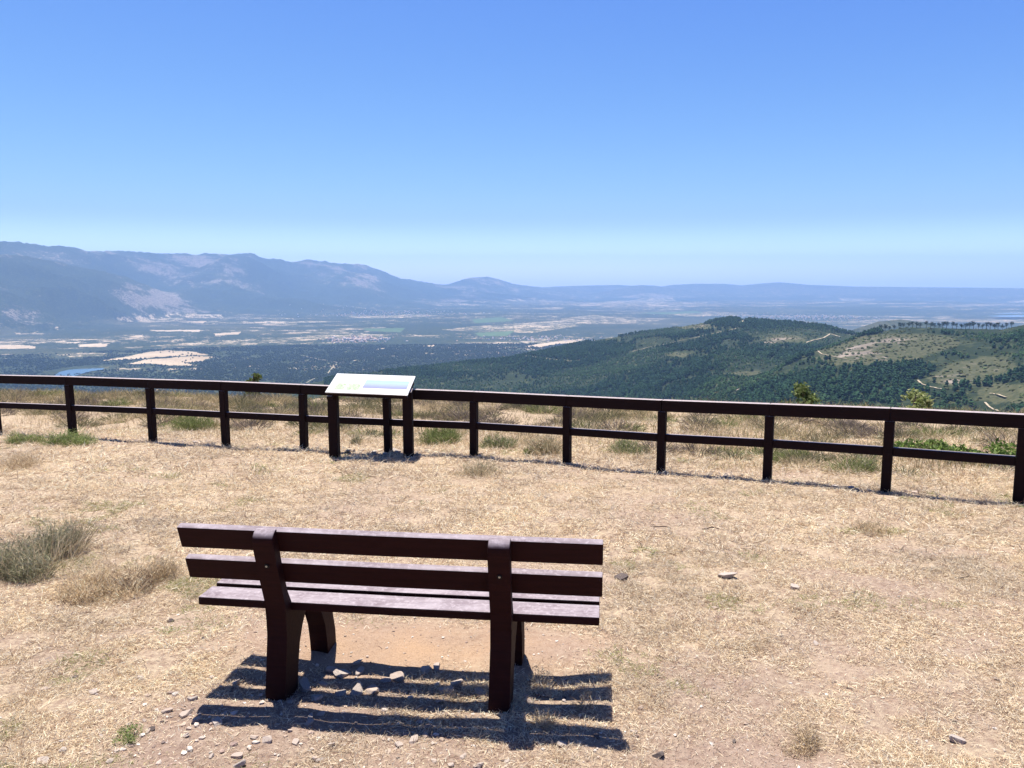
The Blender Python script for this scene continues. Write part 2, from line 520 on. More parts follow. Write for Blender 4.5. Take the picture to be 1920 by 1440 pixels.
DRY_FIELDS = [
    [(188, 677), (230, 671), (280, 660), (325, 656), (360, 661), (386, 668), (330, 670), (260, 674)],
    [(228, 684), (262, 676), (330, 672), (388, 671), (384, 679), (345, 681), (372, 688), (300, 685), (270, 682)],
    [(-20, 645), (66, 646), (60, 652), (-20, 653)], [(145, 645), (218, 643), (205, 651), (165, 650)],
    [(270, 651), (330, 644), (480, 638), (600, 629), (600, 636), (480, 645), (330, 649)],
    [(290, 619), (375, 620), (370, 624), (290, 623)], [(400, 626), (447, 623), (445, 627), (402, 629)],
    [(470, 602), (520, 600), (565, 606), (530, 611), (490, 609)], [(600, 621), (660, 615), (730, 612), (720, 617), (640, 621)],
    [(480, 634), (640, 627), (690, 622), (740, 632), (640, 635), (560, 641)], [(820, 617), (880, 612), (960, 607), (1060, 601), (1085, 612), (1000, 622), (900, 620)],
    [(650, 594), (720, 591), (780, 589), (840, 594), (700, 597)], [(1050, 600), (1110, 591), (1180, 594), (1260, 598), (1200, 606), (1080, 608)],
    [(1240, 590), (1340, 583), (1420, 590), (1300, 593)], [(985, 650), (1050, 636), (1100, 631), (1075, 640), (1010, 652)],
    [(1540, 606), (1660, 596), (1930, 600), (1930, 607), (1700, 606)], [(90, 668), (150, 661), (200, 663), (190, 670), (120, 673)],
    [(20, 610), (60, 607), (90, 611), (40, 614)], [(360, 602), (385, 601), (384, 605)], [(230, 632), (262, 629), (258, 634)],
    [(1130, 565), (1260, 560), (1270, 564), (1150, 569)], [(1560, 560), (1670, 556), (1680, 561), (1590, 566)], [(930, 578), (1060, 575), (1050, 580)],
    [(960, 640), (1000, 633), (1040, 630), (1010, 640)], [(790, 648), (815, 645), (812, 650)], [(700, 655), (722, 651), (720, 655)],
]
SOFT = [DRY_FIELDS[i] for i in (4, 7, 8, 9, 10, 11, 12, 13, 15, 16, 20, 21, 22, 23)]
GREEN_FIELDS = [[(680, 617), (760, 614), (750, 622), (690, 621)], [(890, 622), (965, 618), (950, 627), (900, 628)], [(885, 600), (940, 597), (965, 603), (890, 606)],
                [(1230, 586), (1300, 582), (1320, 586), (1240, 590)], [(1180, 588), (1250, 584), (1240, 588)]]

fieldv = np.zeros(len(tx)); dryv = np.zeros(len(tx)); greenv = np.zeros(len(tx)); rockv = np.zeros(len(tx))
flat = sstep(150, 40, np.abs(tz - PLAIN))
n_big = fbm(tx / 1500, ty / 1500, 101, 5)
n_mid = fbm(tx / 420, ty / 420, 107, 5)
n_strip = fbm(tx / 900, ty / 260, 113, 4)
wood = np.clip(0.72 + 0.5 * n_big + 0.3 * n_mid, 0.05, 1.0)
# scattered pale clearings on the plain, in bands, more of them farther out
band = fbm(tx / 3200, ty / 1500, 127, 4)
dryv = np.clip(0.29 + 0.24 * n_strip + 0.20 * band + 0.05 * sstep(9000, 14000, TR), 0.05, 0.55) * flat
wood = np.clip(wood - 0.35 * dryv, 0.1, 1)
wx, wy = tx + 30 * n_mid, ty + 60 * n_mid
for P in DRY_FIELDS:
    Q = to_plain(P)
    s = (tx > Q[:, 0].min() - 300) & (tx < Q[:, 0].max() + 300) & (ty > Q[:, 1].min() - 300) & (ty < Q[:, 1].max() + 300)
    idx = np.where(s)[0]
    k = idx[in_poly(wx[idx], wy[idx], Q)]
    fieldv[k] = 0.95 if P not in SOFT else 0.5; wood[k] = 0.04 if P not in SOFT else 0.3
for P in GREEN_FIELDS:
    Q = to_plain(P)
    k = in_poly(tx, ty, Q)
    greenv[k] = 0.85; dryv[k] = 0; fieldv[k] = 0; wood[k] = 0
# wooded belt in front of the plain
belt = sstep(4600, 3700, TR) * (TR > 2200)
dryv = dryv * (1 - 0.2 * belt * (np.hypot(tx - LAKE_C[0], ty - LAKE_C[1]) > 200))
PXX, PYY = project(np.stack([tx, ty, tz], -1))
def blob(px, py, rx, ry):
    """one patch of land, centred on the spot where that sight line meets the terrain"""
    return np.exp(-(((PXX - px) / rx) ** 2 + ((PYY - py) / ry) ** 2))
x_m, y_m = tx, ty
mount = (TR > 7000) & (tz > PLAIN + 45)
front = (TA > -0.8) & (TA < 0.8)
hgt = np.clip((tz - PLAIN) / 1100, 0, 1)
top = sstep(0.45, 0.72, hgt + 0.12 * n_big)
patch = (0.6 * blob(210, 540, 120, 34) + 0.8 * blob(330, 560, 60, 22) + 0.8 * blob(400, 507, 60, 16) + 0.7 * blob(540, 527, 22, 8) + 0.8 * blob(590, 525, 26, 13)
         + 0.6 * blob(60, 480, 130, 12) + 0.5 * blob(690, 535, 60, 10) + 0.5 * blob(780, 545, 60, 8) + 0.5 * blob(900, 553, 60, 5) + 0.6 * blob(520, 545, 20, 6))
dark = 0.9 * blob(60, 520, 90, 28) + 0.6 * blob(480, 560, 160, 22) + 0.5 * blob(640, 560, 120, 18)
rk = np.clip(0.27 + 0.10 * sstep(0.35, 0.1, hgt) + 0.16 * top + 0.25 * patch - 0.36 * dark + 0.30 * n_mid + 0.16 * n_big + 0.9 * (ridged(x_m / 1900, y_m / 1900, 43, 4) - 0.62), 0, 1)
rockv = np.where(mount & front, rk, rockv)
far_hill = (TR > 20300) & (tz > PLAIN + 70)          # hills at the far end, land colour paled to stand in for haze
rockv = np.where(far_hill, 0.45, rockv); rk = np.where(far_hill, 0.5, rk)
wood = np.where(mount, np.clip(0.9 - 0.75 * rk + 0.15 * n_mid, 0.1, 1), wood)
dryv = np.where(mount & (flat < 0.3), 0, dryv); fieldv = np.where(mount, 0, fieldv)
# the green hill on the right: forest, with scrub clearings near the crests
hill = (TR < 3400) & (tz > PLAIN + 35)
clear = (0.25 * blob(1720, 665, 200, 45) + 0.2 * blob(1330, 635, 130, 22) + 0.2 * blob(1450, 690, 80, 14) + 0.2 * blob(1180, 640, 120, 10) + 0.3 * blob(1880, 750, 90, 30) + 0.8 * blob(1480, 635, 75, 15) + 0.75 * blob(1700, 645, 120, 26) + 0.7 * blob(1310, 613, 60, 8) + 0.6 * blob(1270, 665, 45, 8) + 0.8 * blob(1850, 690, 80, 18)
         + 0.7 * blob(1400, 703, 35, 6) + 0.7 * blob(1790, 712, 50, 10) + 0.5 * blob(1600, 680, 60, 14) + 0.8 * blob(1640, 665, 60, 12)
         + 0.5 * blob(1100, 632, 70, 7) + 0.6 * blob(1890, 735, 50, 16) + 0.5 * blob(660, 690, 60, 12)
         - 0.6 * blob(1780, 668, 55, 12) - 0.5 * blob(1690, 690, 60, 12))
CLEAR_T = np.clip(clear + 0.35 * n_mid, 0, 1)
wood = np.where(hill, np.clip(1.0 - 0.95 * sstep(0.25, 0.6, CLEAR_T), 0, 1), wood)
rockv = np.where(hill, np.clip(0.06 + 0.42 * clear + 0.24 * fbm(tx / 120, ty / 120, 131, 3), 0, 0.52), rockv)
dryv = np.where(hill, 0, dryv); fieldv = np.where(hill, 0, fieldv)
# lake shore
ld = np.hypot((tx - LAKE_C[0]) / 1.0, (ty - LAKE_C[1]) / 1.0)
tone = np.clip(1 + 0.18 * n_big[:, None] * np.array([1.0, 0.9, 0.7]), 0.6, 1.5)
terrain = np_mesh("valley_terrain", np.stack([tx, ty, tz], -1), [grid_faces(len(rad), len(coarse), True)], M_LAND,
                  {'dry': dryv, 'field': fieldv, 'wood': wood, 'green': greenv, 'rock': rockv, 'Col': tone}, smooth=True)
tag(terrain, kind='structure')

def sight(px, py, rmin=900, rmax=6000):
    """where a sight line meets the far terrain"""
    d = ray(px, py); d = d / math.hypot(d[0], d[1])
    rr = np.exp(np.arange(math.log(rmin), math.log(rmax), 0.002))
    h = far_height(d[0] * rr, d[1] * rr)
    zr = EYE + d[2] * rr
    hit = np.where(zr < h)[0]
    k = hit[0] if len(hit) else len(rr) - 1
    return np.array([d[0] * rr[k], d[1] * rr[k], h[k]])

# ---- lake
tw = NT("lake_water")
M_WATER = tw.principled((0.06, 0.12, 0.19), 0.12, 0.5, tw.bump(tw.noise(tw.pos(), 0.05, 3), 0.15, 0.5))
def water(name, poly, z):
    Q = to_plain(poly)
    V = np.array([(a, b, z) for a, b in Q])
    o = np_mesh(name, V, [np.arange(len(V))[None, :]], M_WATER)
    return tag(o, kind='structure')
water("lake", [(100, 712), (104, 704), (112, 698), (130, 694), (155, 692.5), (196, 691), (192, 694), (170, 697), (152, 702), (135, 708), (125, 714)], PLAIN + 2.5)
water("reservoir", [(1850, 596), (1880, 594.5), (1960, 593), (1960, 597.5), (1890, 597.5)], PLAIN + 22)
water("reservoir", [(1860, 590.5), (1890, 589.5), (1960, 588.5), (1960, 589.8), (1890, 591)], PLAIN + 22)

# ---- dirt tracks on the hill
tt = NT("dirt_track")
M_TRACK = tt.principled(tt.mix(tt.remap(tt.noise(tt.pos(), 0.2, 4), 0.35, 0.65), (0.30, 0.245, 0.165), (0.46, 0.385, 0.28)), 0.95, 0.05)
TRACKS = [([(985, 668), (1003, 670), (1030, 674), (1068, 678), (1100, 674), (1142, 668)], 7), ([(1186, 660), (1220, 651), (1280, 639), (1330, 628), (1384, 616)], 6),
          ([(1388, 606), (1395, 601), (1397, 598.5)], 6), ([(1533, 659), (1541, 665), (1560, 669), (1588, 674)], 4), ([(1721, 714), (1727, 721), (1745, 727), (1766, 731)], 4.5),
          ([(1847, 756), (1853, 763), (1862, 769), (1872, 774)], 4), ([(1856, 739), (1868, 741), (1886, 748)], 4.5), ([(1512, 643), (1528, 638), (1545, 634), (1556, 627), (1576, 632)], 7),
          ([(566, 667), (600, 674), (640, 681), (668, 682)], 9), ([(614, 701), (622, 691), (631, 683)], 8), ([(575, 718), (583, 713), (590, 710)], 6)]
TRACK_PTS = []
for pts, wd in TRACKS:
    P = []
    for a, b in zip(pts[:-1], pts[1:]):
        for k in range(6):
            f = k / 6
            P.append(sight(a[0] + (b[0] - a[0]) * f, a[1] + (b[1] - a[1]) * f, 700, 6000))
    P.append(sight(*pts[-1], 700, 6000))
    P = np.array(P)
    # drop outliers that jumped over a crest
    rr = np.hypot(P[:, 0], P[:, 1]); med = np.median(rr)
    P = P[np.abs(rr - med) < 0.35 * med]
    TRACK_PTS.append(P)
    T = np.gradient(P[:, :2], axis=0); T /= np.linalg.norm(T, axis=1)[:, None] + 1e-9
    N = np.stack([-T[:, 1], T[:, 0]], -1)
    wd = wd * 0.6
    L, Rr_ = P[:, :2] + N * wd / 2, P[:, :2] - N * wd / 2
    zz = np.maximum(np.maximum(far_height(L[:, 0], L[:, 1]), far_height(Rr_[:, 0], Rr_[:, 1])), P[:, 2]) + 1.0
    V = np.concatenate([np.c_[L, zz], np.c_[Rr_, zz]])
    n = len(P)
    i = np.arange(n - 1)
    tag(np_mesh("dirt_track", V, [np.stack([i, i + 1, n + i + 1, n + i], -1)], M_TRACK), kind='structure')

# ---- forest on the hill (a far wood that reads as one mass)
def crown_variants(kind):
    out = []
    for k in range(10):
        rg_ = np.random.default_rng(500 + k + 50 * len(kind))
        ns = 7
        prof = {'pine': [(0.06, 0.25), (0.30, 0.62), (0.60, 0.55), (0.85, 0.30)], 'oak': [(0.0, 0.55), (0.30, 0.95), (0.62, 0.85), (0.88, 0.45)]}[kind]
        V = []
        for zf, rf in prof:
            a0 = rg_.random() * 6.28
            for i in range(ns):
                rr = rf * (0.7 + 0.6 * rg_.random())
                a = a0 + i * 2 * math.pi / ns + rg_.normal() * 0.15
                V.append((rr * math.cos(a), rr * math.sin(a), zf + rg_.normal() * 0.05))
        V.append((rg_.normal() * 0.08, rg_.normal() * 0.08, 1.0 + rg_.normal() * 0.05))
        Fq = [(r * ns + i, r * ns + (i + 1) % ns, (r + 1) * ns + (i + 1) % ns) for r in range(3) for i in range(ns)]
        Fq += [(r * ns + i, (r + 1) * ns + (i + 1) % ns, (r + 1) * ns + i) for r in range(3) for i in range(ns)]
        Fq += [(3 * ns + i, 3 * ns + (i + 1) % ns, 4 * ns) for i in range(ns)]
        out.append((np.array(V), np.array(Fq)))
    return out

def scatter_mesh(name, P, S, variants, cols, mat):
    """P base points, S (n,2) radius and height, cols (n,3)"""
    n = len(P)
    which = rng.integers(0, len(variants), n)
    ang = rng.random(n) * 6.283
    Vs, Fs, Cs, base = [], [], [], 0
    for v, (V, Fq) in enumerate(variants):
        k = np.where(which == v)[0]
        if not len(k):
            continue
        c, s = np.cos(ang[k])[:, None], np.sin(ang[k])[:, None]
        X = (V[None, :, 0] * c - V[None, :, 1] * s) * S[k, :1] + P[k, 0:1]
        Y = (V[None, :, 0] * s + V[None, :, 1] * c) * S[k, :1] + P[k, 1:2]
        Z = V[None, :, 2] * S[k, 1:2] + P[k, 2:3]
        Vs.append(np.stack([X, Y, Z], -1).reshape(-1, 3))
        Fs.append((Fq[None] + (np.arange(len(k)) * len(V))[:, None, None] + base).reshape(-1, 3))
        jit = 1 + 0.25 * rng.normal(size=(len(k), len(V), 1))
        Cs.append(np.clip(cols[k][:, None, :] * jit, 0.003, 1).reshape(-1, 3))
        base += len(k) * len(V)
    return np_mesh(name, np.concatenate(Vs), [np.concatenate(Fs)], mat, {'Col': np.concatenate(Cs)})

def scatter_land(n, rmin, rmax, az0, az1):
    r = np.sqrt(rng.random(n) * (rmax ** 2 - rmin ** 2) + rmin ** 2)
    a = az0 + rng.random(n) * (az1 - az0)
    x, y = r * np.sin(a), r * np.cos(a)
    return x, y, far_height(x, y), r

TP = np.concatenate(TRACK_PTS)
def off_track(x, y, d=7.0):
    ok = np.ones(len(x), bool)
    for p in TP:
        ok &= (np.abs(x - p[0]) > d + 2) | (np.abs(y - p[1]) > d + 8)
    return ok

def cover_at(x, y, z):
    px, py = project(np.stack([x, y, z], -1))
    c = np.zeros(len(x))
    for w, a, b, rx, ry in ((0.40, 1720, 665, 200, 45), (0.38, 1330, 635, 130, 22), (0.45, 1450, 690, 80, 14), (0.4, 1180, 640, 120, 10), (0.4, 950, 715, 120, 16), (0.45, 1880, 750, 90, 30), (1.0, 1480, 635, 75, 17), (1.0, 1700, 645, 120, 30), (0.7, 1310, 613, 60, 8), (0.6, 1270, 665, 45, 8), (0.8, 1850, 690, 80, 18), (0.7, 1400, 703, 35, 6),
                            (0.7, 1790, 712, 50, 10), (0.5, 1600, 680, 60, 14), (0.8, 1640, 665, 60, 12), (0.5, 1100, 632, 70, 7), (0.6, 1890, 735, 50, 16), (0.9, 660, 695, 70, 12),
                            (-0.6, 1780, 668, 55, 12), (-0.5, 1690, 690, 60, 12)):
        c += w * np.exp(-(((px - a) / rx) ** 2 + ((py - b) / ry) ** 2))
    return np.clip(c + 0.35 * fbm(x / 420, y / 420, 107, 5) + 0.2 * fbm(x / 70, y / 70, 141, 3), 0, 1)

x, y, z, r = scatter_land(120000, 750, 3300, R(-14), R(40))
cv = cover_at(x, y, z)
bearing_r = r - line_at(RIDGE_B, np.arctan2(x, y))[0]
keep = (z > PLAIN + 30) & (rng.random(len(x)) < np.clip(1.1 - 2.0 * cv + 1.2 * ((bearing_r > -30) & (bearing_r < 150) & (np.arctan2(x, y) > 0.25) & (np.arctan2(x, y) < 0.455)) - 3.0 * ((bearing_r > -70) & (bearing_r < 260) & (np.arctan2(x, y) >= 0.455)), 0.0, 1)) & off_track(x, y)
x, y, z, r, cv = x[keep], y[keep], z[keep], r[keep], cv[keep]
kind = fbm(x / 260, y / 260, 151, 3)
young = np.clip(sstep(0.05, 0.5, kind), 0, 1)
hh = (9.5 - 4.0 * young) * (0.75 + 0.5 * rng.random(len(x)))
S = np.stack([hh * (0.46 + 0.16 * rng.random(len(x))), hh], -1)
c0 = np.array([0.030, 0.062, 0.030]); c1 = np.array([0.065, 0.115, 0.045])
cols = (c0 + (c1 - c0) * young[:, None]) * (0.75 + 0.5 * rng.random((len(x), 1)))
forest = scatter_mesh("pine_forest", np.stack([x, y, z - 0.5], -1), S, crown_variants('pine'), cols, M_TREE)
tag(forest, "dark green pine forest covering the near hill on the right", "forest", kind='stuff')
# broom and oak scrub in the clearings
x, y, z, r = scatter_land(60000, 750, 3100, R(-14), R(40))
cv = cover_at(x, y, z)
keep = (z > PLAIN + 30) & (rng.random(len(x)) < np.clip(0.15 + 0.45 * cv, 0, 0.6)) & off_track(x, y, 5)
x, y, z = x[keep], y[keep], z[keep]
hh = 1.2 + 2.2 * rng.random(len(x)) ** 2
cols = np.array([0.07, 0.095, 0.04]) * (0.6 + 0.8 * rng.random((len(x), 1))) + np.array([0.03, 0.01, 0.0]) * rng.random((len(x), 1))
scr = scatter_mesh("hillside_scrub", np.stack([x, y, z - 0.2], -1), np.stack([hh * 1.1, hh], -1), crown_variants('oak'), cols, M_TREE)
tag(scr, "low olive scrub dotted over the clearings of the right hill", "scrub", kind='stuff')
# holm oaks of the plain below the lookout
x, y, z, r = scatter_land(70000, 2600, 5600, R(-37), R(14))
wv = np.clip(0.72 + 0.5 * fbm(x / 1500, y / 1500, 101, 5) + 0.3 * fbm(x / 420, y / 420, 107, 5), 0.05, 1)
keep = (z < PLAIN + 60) & (rng.random(len(x)) < np.clip(wv * 1.3 - 0.5 + 0.5 * fbm(x / 110, y / 110, 161, 3), 0.04, 1)) & (np.hypot(x - LAKE_C[0], (y - LAKE_C[1]) * 0.6) > 140) & off_track(x, y, 8)
for P in DRY_FIELDS:
    keep &= ~(in_poly(x, y, to_plain(P)) & (rng.random(len(x)) < 0.97))
x, y, z = x[keep], y[keep], z[keep]
hh = 4.5 + 4.0 * rng.random(len(x))
cols = np.array([0.028, 0.04, 0.02]) * (0.6 + 0.8 * rng.random((len(x), 1)))
oaks = scatter_mesh("oak_woodland", np.stack([x, y, z - 0.4], -1), np.stack([hh * 0.75, hh], -1), crown_variants('oak'), cols, M_TREE)
tag(oaks, "dark holm oak woodland spread over the plain below the sierra", "woodland", kind='stuff')

# ---- row of pines on the crest of the right-hand spur
def make_ridge_pine(seed):
    g = np.random.default_rng(seed)
    V, Fc, C = [], [], []
    ns = 6
    for zf, rf in ((0, 0.035), (0.7, 0.02)):
        for i in range(ns):
            a = i * 2 * math.pi / ns
            V.append((rf * math.cos(a), rf * math.sin(a), zf)); C.append((0.07, 0.045, 0.03))
    tri = [(i, (i + 1) % ns, ns + (i + 1) % ns) for i in range(ns)] + [(i, ns + (i + 1) % ns, ns + i) for i in range(ns)]
    # crown: several leafy clumps on a flat umbrella
    for k in range(11):
        a, q = g.random() * 6.28, 0.24 * math.sqrt(g.random())
        cx, cy, cz = q * math.cos(a) * 0.9, q * math.sin(a) * 0.9, 0.46 + 0.46 * g.random()
        rr = 0.13 + 0.06 * g.random()
        for j in range(26):
            d = g.normal(size=3); d /= np.linalg.norm(d)
            p = np.array([cx, cy, cz]) + d * rr * (0.5 + 0.6 * g.random()) * np.array([1, 1, 0.7])
            e1, e2 = g.normal(size=3) * 0.05, g.normal(size=3) * 0.05
            b = len(V)
            V += [tuple(p), tuple(p + e1), tuple(p + e2)]
            s = 0.7 + 0.6 * g.random()
            C += [(0.022 * s, 0.04 * s, 0.017 * s)] * 3
            tri.append((b, b + 1, b + 2))
    return np.array(V), np.array(tri), np.array(C)
pine_meshes = []
for k in range(5):
    V, Tq, C = make_ridge_pine(900 + k)
    pine_meshes.append(np_mesh("ridge_pine", V, [Tq], M_TREE, {'Col': C}))
pine_x = [1622, 1633, 1641, 1652, 1660, 1668, 1677, 1688, 1694, 1703, 1711, 1719, 1726, 1737, 1745, 1752, 1761, 1768, 1775, 1786, 1794, 1803, 1811, 1818, 1826, 1835, 1843, 1850, 1857, 1866, 1872, 1880, 1888, 1897]
for i, px in enumerate(pine_x):
    a, _ = az_te(px, 608)
    rb, zb = line_at(RIDGE_B, np.array([a]))
    rr = float(rb[0]) + random.uniform(-15, 25)
    X, Y = rr * math.sin(a), rr * math.cos(a)
    z0 = float(far_height(np.array([X]), np.array([Y]))[0])
    o = pine_meshes[i] if i < 5 else pine_meshes[i % 5].copy()
    if i >= 5:
        COL.objects.link(o)
    h = random.uniform(11.0, 15.5)
    o.location = (X, Y, z0 - 0.5)
    o.scale = (h * random.uniform(0.85, 1.15), h, h)
    o.rotation_euler = (0, 0, random.uniform(0, 6.28))
    tag(o, "small dark pine in the row along the crest of the right hill", "pine tree", "pines in a row on the hill crest")

# ---- far villages, each one mass of tiny houses
th = NT("far_house_walls")
M_HOUSE = th.principled(th.attr('Col'), 0.9, 0.05)
def village(px, py, n, sx, sy, label):
    Q = to_plain([(px, py)])[0]
    V, Fq, C = [], [], []
    for k in range(n):
        x, y = Q[0] + random.gauss(0, sx), Q[1] + random.gauss(0, sy)
        z = float(far_height(np.array([x]), np.array([y]))[0])
        w, d, h, a = random.uniform(8, 16), random.uniform(8, 14), random.uniform(5, 9), random.uniform(0, 3)
        b = len(V)
        for zz, o in ((0, 0), (h, 0)):
            for ux, uy in ((-1, -1), (1, -1), (1, 1), (-1, 1)):
                V.append((x + ux * w / 2 * math.cos(a) - uy * d / 2 * math.sin(a), y + ux * w / 2 * math.sin(a) + uy * d / 2 * math.cos(a), z + zz))
        V.append((x - w / 2 * math.cos(a), y - w / 2 * math.sin(a), z + h + 2.2)); V.append((x + w / 2 * math.cos(a), y + w / 2 * math.sin(a), z + h + 2.2))
        Fq += [(b, b + 1, b + 5, b + 4), (b + 1, b + 2, b + 6, b + 5), (b + 2, b + 3, b + 7, b + 6), (b + 3, b, b + 4, b + 7), (b + 4, b + 5, b + 9, b + 8), (b + 6, b + 7, b + 8, b + 9)]
        wall = random.choice([(0.8, 0.77, 0.72), (0.75, 0.68, 0.58), (0.6, 0.45, 0.33)])
        C += [wall] * 8 + [(0.5, 0.26, 0.17)] * 2
    o = np_mesh("village", np.array(V), [np.array(Fq)], M_HOUSE, {'Col': np.array(C)})
    tag(o, label, "village", kind='stuff')
village(668, 637, 220, 130, 160, "pale village of tiny houses in the middle of the plain")
village(1500, 594, 420, 420, 500, "wide pale town on the plain behind the right hill")
village(715, 588, 260, 500, 500, "far pale town at the foot of the sierra")
village(1000, 633, 80, 250, 160, "loose white farmhouses at the edge of the plain")

# ============================================================ FENCE
tb = NT("dark_brown_timber")
g = tb.obj()
gr = tb.n("ShaderNodeMapping", {'Vector': g, 'Scale': (2.0, 30.0, 30.0)}).outputs[0]
gn = tb.noise(gr, 3.0, 5, 0.6)
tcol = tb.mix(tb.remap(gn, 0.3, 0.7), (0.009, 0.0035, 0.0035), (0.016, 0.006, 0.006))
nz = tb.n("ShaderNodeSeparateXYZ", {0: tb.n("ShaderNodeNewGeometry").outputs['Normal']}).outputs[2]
lit_tops = tb.math('MULTIPLY', tb.remap(nz, 0.55, 0.9), tb.remap(tb.noise(g, 35, 5, 0.7), 0.25, 0.6, 0.55, 1.0), True)
tcol = tb.mix(lit_tops, tcol, (0.40, 0.34, 0.34))            # sunlight on the top faces painted in as paler colour
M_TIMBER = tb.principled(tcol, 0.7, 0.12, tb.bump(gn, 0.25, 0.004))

def add_box(bm, size, center=(0, 0, 0), bevel=0.006):
    ret = bmesh.ops.create_cube(bm, size=1.0)
    vs = ret['verts']
    bmesh.ops.scale(bm, vec=size, verts=vs)
    bmesh.ops.translate(bm, vec=center, verts=vs)
    if bevel:
        es = list({e for v in vs for e in v.link_edges})
        bmesh.ops.bevel(bm, geom=es, offset=bevel, segments=2, affect='EDGES', profile=0.6)

def beam(name, A, B, w, h, parent, mat, bevel=0.006):
    """a squared timber from A to B (centres), w across, h high"""
    A, B = Vector(A), Vector(B)
    L = (B - A).length
    bm = bmesh.new()
    add_box(bm, (L, w, h), (0, 0, 0), bevel)
    o = bm_obj(name, bm, mat, parent)
    d = (B - A).normalized()
    zx = d.cross(Vector((0, 0, 1))).normalized()
    up = zx.cross(d).normalized()
    o.matrix_basis = __import__('mathutils').Matrix(((d.x, -zx.x, up.x, (A.x + B.x) / 2), (d.y, -zx.y, up.y, (A.y + B.y) / 2), (d.z, -zx.z, up.z, (A.z + B.z) / 2), (0, 0, 0, 1)))
    return o

posts = []
for (px, pb, pt), P in zip(FENCE_PX, FENCE):
    top = at_depth(px, pt, P[1])
    posts.append((P, top[2]))
# one more post past each edge of the picture
def extra(a, b):
    P = a[0] + (a[0] - b[0])
    return P, a[1] - SLOPE * (P[1] - a[0][1])
for _ in range(3):
    posts = [extra(posts[0], posts[1])] + posts + [extra(posts[-1], posts[-2])]
fence = empty("wooden_fence", (0, 10, -0.68))
tag(fence, "long dark brown post and rail fence along the edge of the lookout", "fence")
fl = Vector(fence.location)
def loc(P, z):
    return (P[0] - fl.x, P[1] - fl.y, z - fl.z)
RH = 0.135
for i, (P, zt) in enumerate(posts):
    gz = float(ground_z(np.array([P[0]]), np.array([P[1]]))[0])
    nb = posts[min(i + 1, len(posts) - 1)][0] - posts[max(i - 1, 0)][0]
    bm = bmesh.new()
    H = zt - RH - (gz - 0.25)
    add_box(bm, (0.095, 0.095, H), (0, 0, 0), 0.008)
    o = bm_obj("post", bm, M_TIMBER, fence)
    o.location = loc(P, gz - 0.25 + H / 2)
    o.rotation_euler = (random.gauss(0, 0.006), random.gauss(0, 0.008), math.atan2(nb[1], nb[0]))
for i in range(len(posts) - 1):
    (P, a), (Q, b) = posts[i], posts[i + 1]
    ja, jb = np.array(loc(P, a - RH / 2 + 0.002)), np.array(loc(Q, b - RH / 2 + 0.002))
    jd = (jb - ja) / np.linalg.norm(jb - ja) * 0.0025
    beam("top_rail", ja + jd, jb - jd, 0.10, RH, fence, M_TIMBER)
    ga, gb = -SLOPE * P[1], -SLOPE * Q[1]
    A, B = np.array(loc(P, ga + 0.485 * (a - ga))), np.array(loc(Q, gb + 0.485 * (b - gb)))
    d = (B - A) / np.linalg.norm(B - A)
    beam("middle_rail", A + d * 0.05, B - d * 0.05, 0.06, 0.092, fence, M_TIMBER, 0.005)

# ============================================================ INFORMATION PANEL
FLp, FRp = at_depth(603, 734, 9.85), at_depth(758, 741, 9.78)
BLp, BRp = at_depth(638, 701, 10.38), at_depth(785, 705, 10.31)
pan = empty("information_panel", (float(FLp[0] + FRp[0]) / 2, 10.05, -0.683), math.atan2(FRp[1] - FLp[1], FRp[0] - FLp[0]))
tag(pan, "sloping white information board on two dark posts in front of the fence", "sign")
bpy.context.view_layer.update()
inv = pan.matrix_world.inverted()
FL, FR, BL, BR = [inv @ Vector(v) for v in (FLp, FRp, BLp, BRp)]
PC = (FL + FR + BL + BR) / 4
pu = ((FR - FL) + (BR - BL)).normalized()
pw = ((FR - FL).length + (BR - BL).length) / 2
pv = ((BL - FL) + (BR - FR)); pv = (pv - pu * pv.dot(pu)).normalized()
ph = ((BL - FL).length + (BR - FR).length) / 2
pn = pu.cross(pv).normalized()
from mathutils import Matrix
PM = Matrix(((pu.x, pv.x, pn.x, PC.x), (pu.y, pv.y, pn.y, PC.y), (pu.z, pv.z, pn.z, PC.z), (0, 0, 0, 1)))
def panel_box(name, size, center, mat, bevel, parent=pan, mtx=PM):
    bm = bmesh.new()
    add_box(bm, size, center, bevel)
    o = bm_obj(name, bm, mat, parent)
    o.matrix_basis = mtx
    return o
tp = NT("white_laminate")
M_WHITE = tp.principled(tp.mix(tp.remap(tp.noise(tp.obj(), 6, 4), 0.3, 0.7), (0.56, 0.56, 0.54), (0.60, 0.60, 0.585)), 0.25, 0.5)
board = panel_box("board", (pw, ph, 0.012), (0, 0, -0.006), M_WHITE, 0.002)
panel_box("board_frame", (pw - 0.03, ph - 0.04, 0.045), (0, 0, -0.012 - 0.0235), M_TIMBER, 0.004)
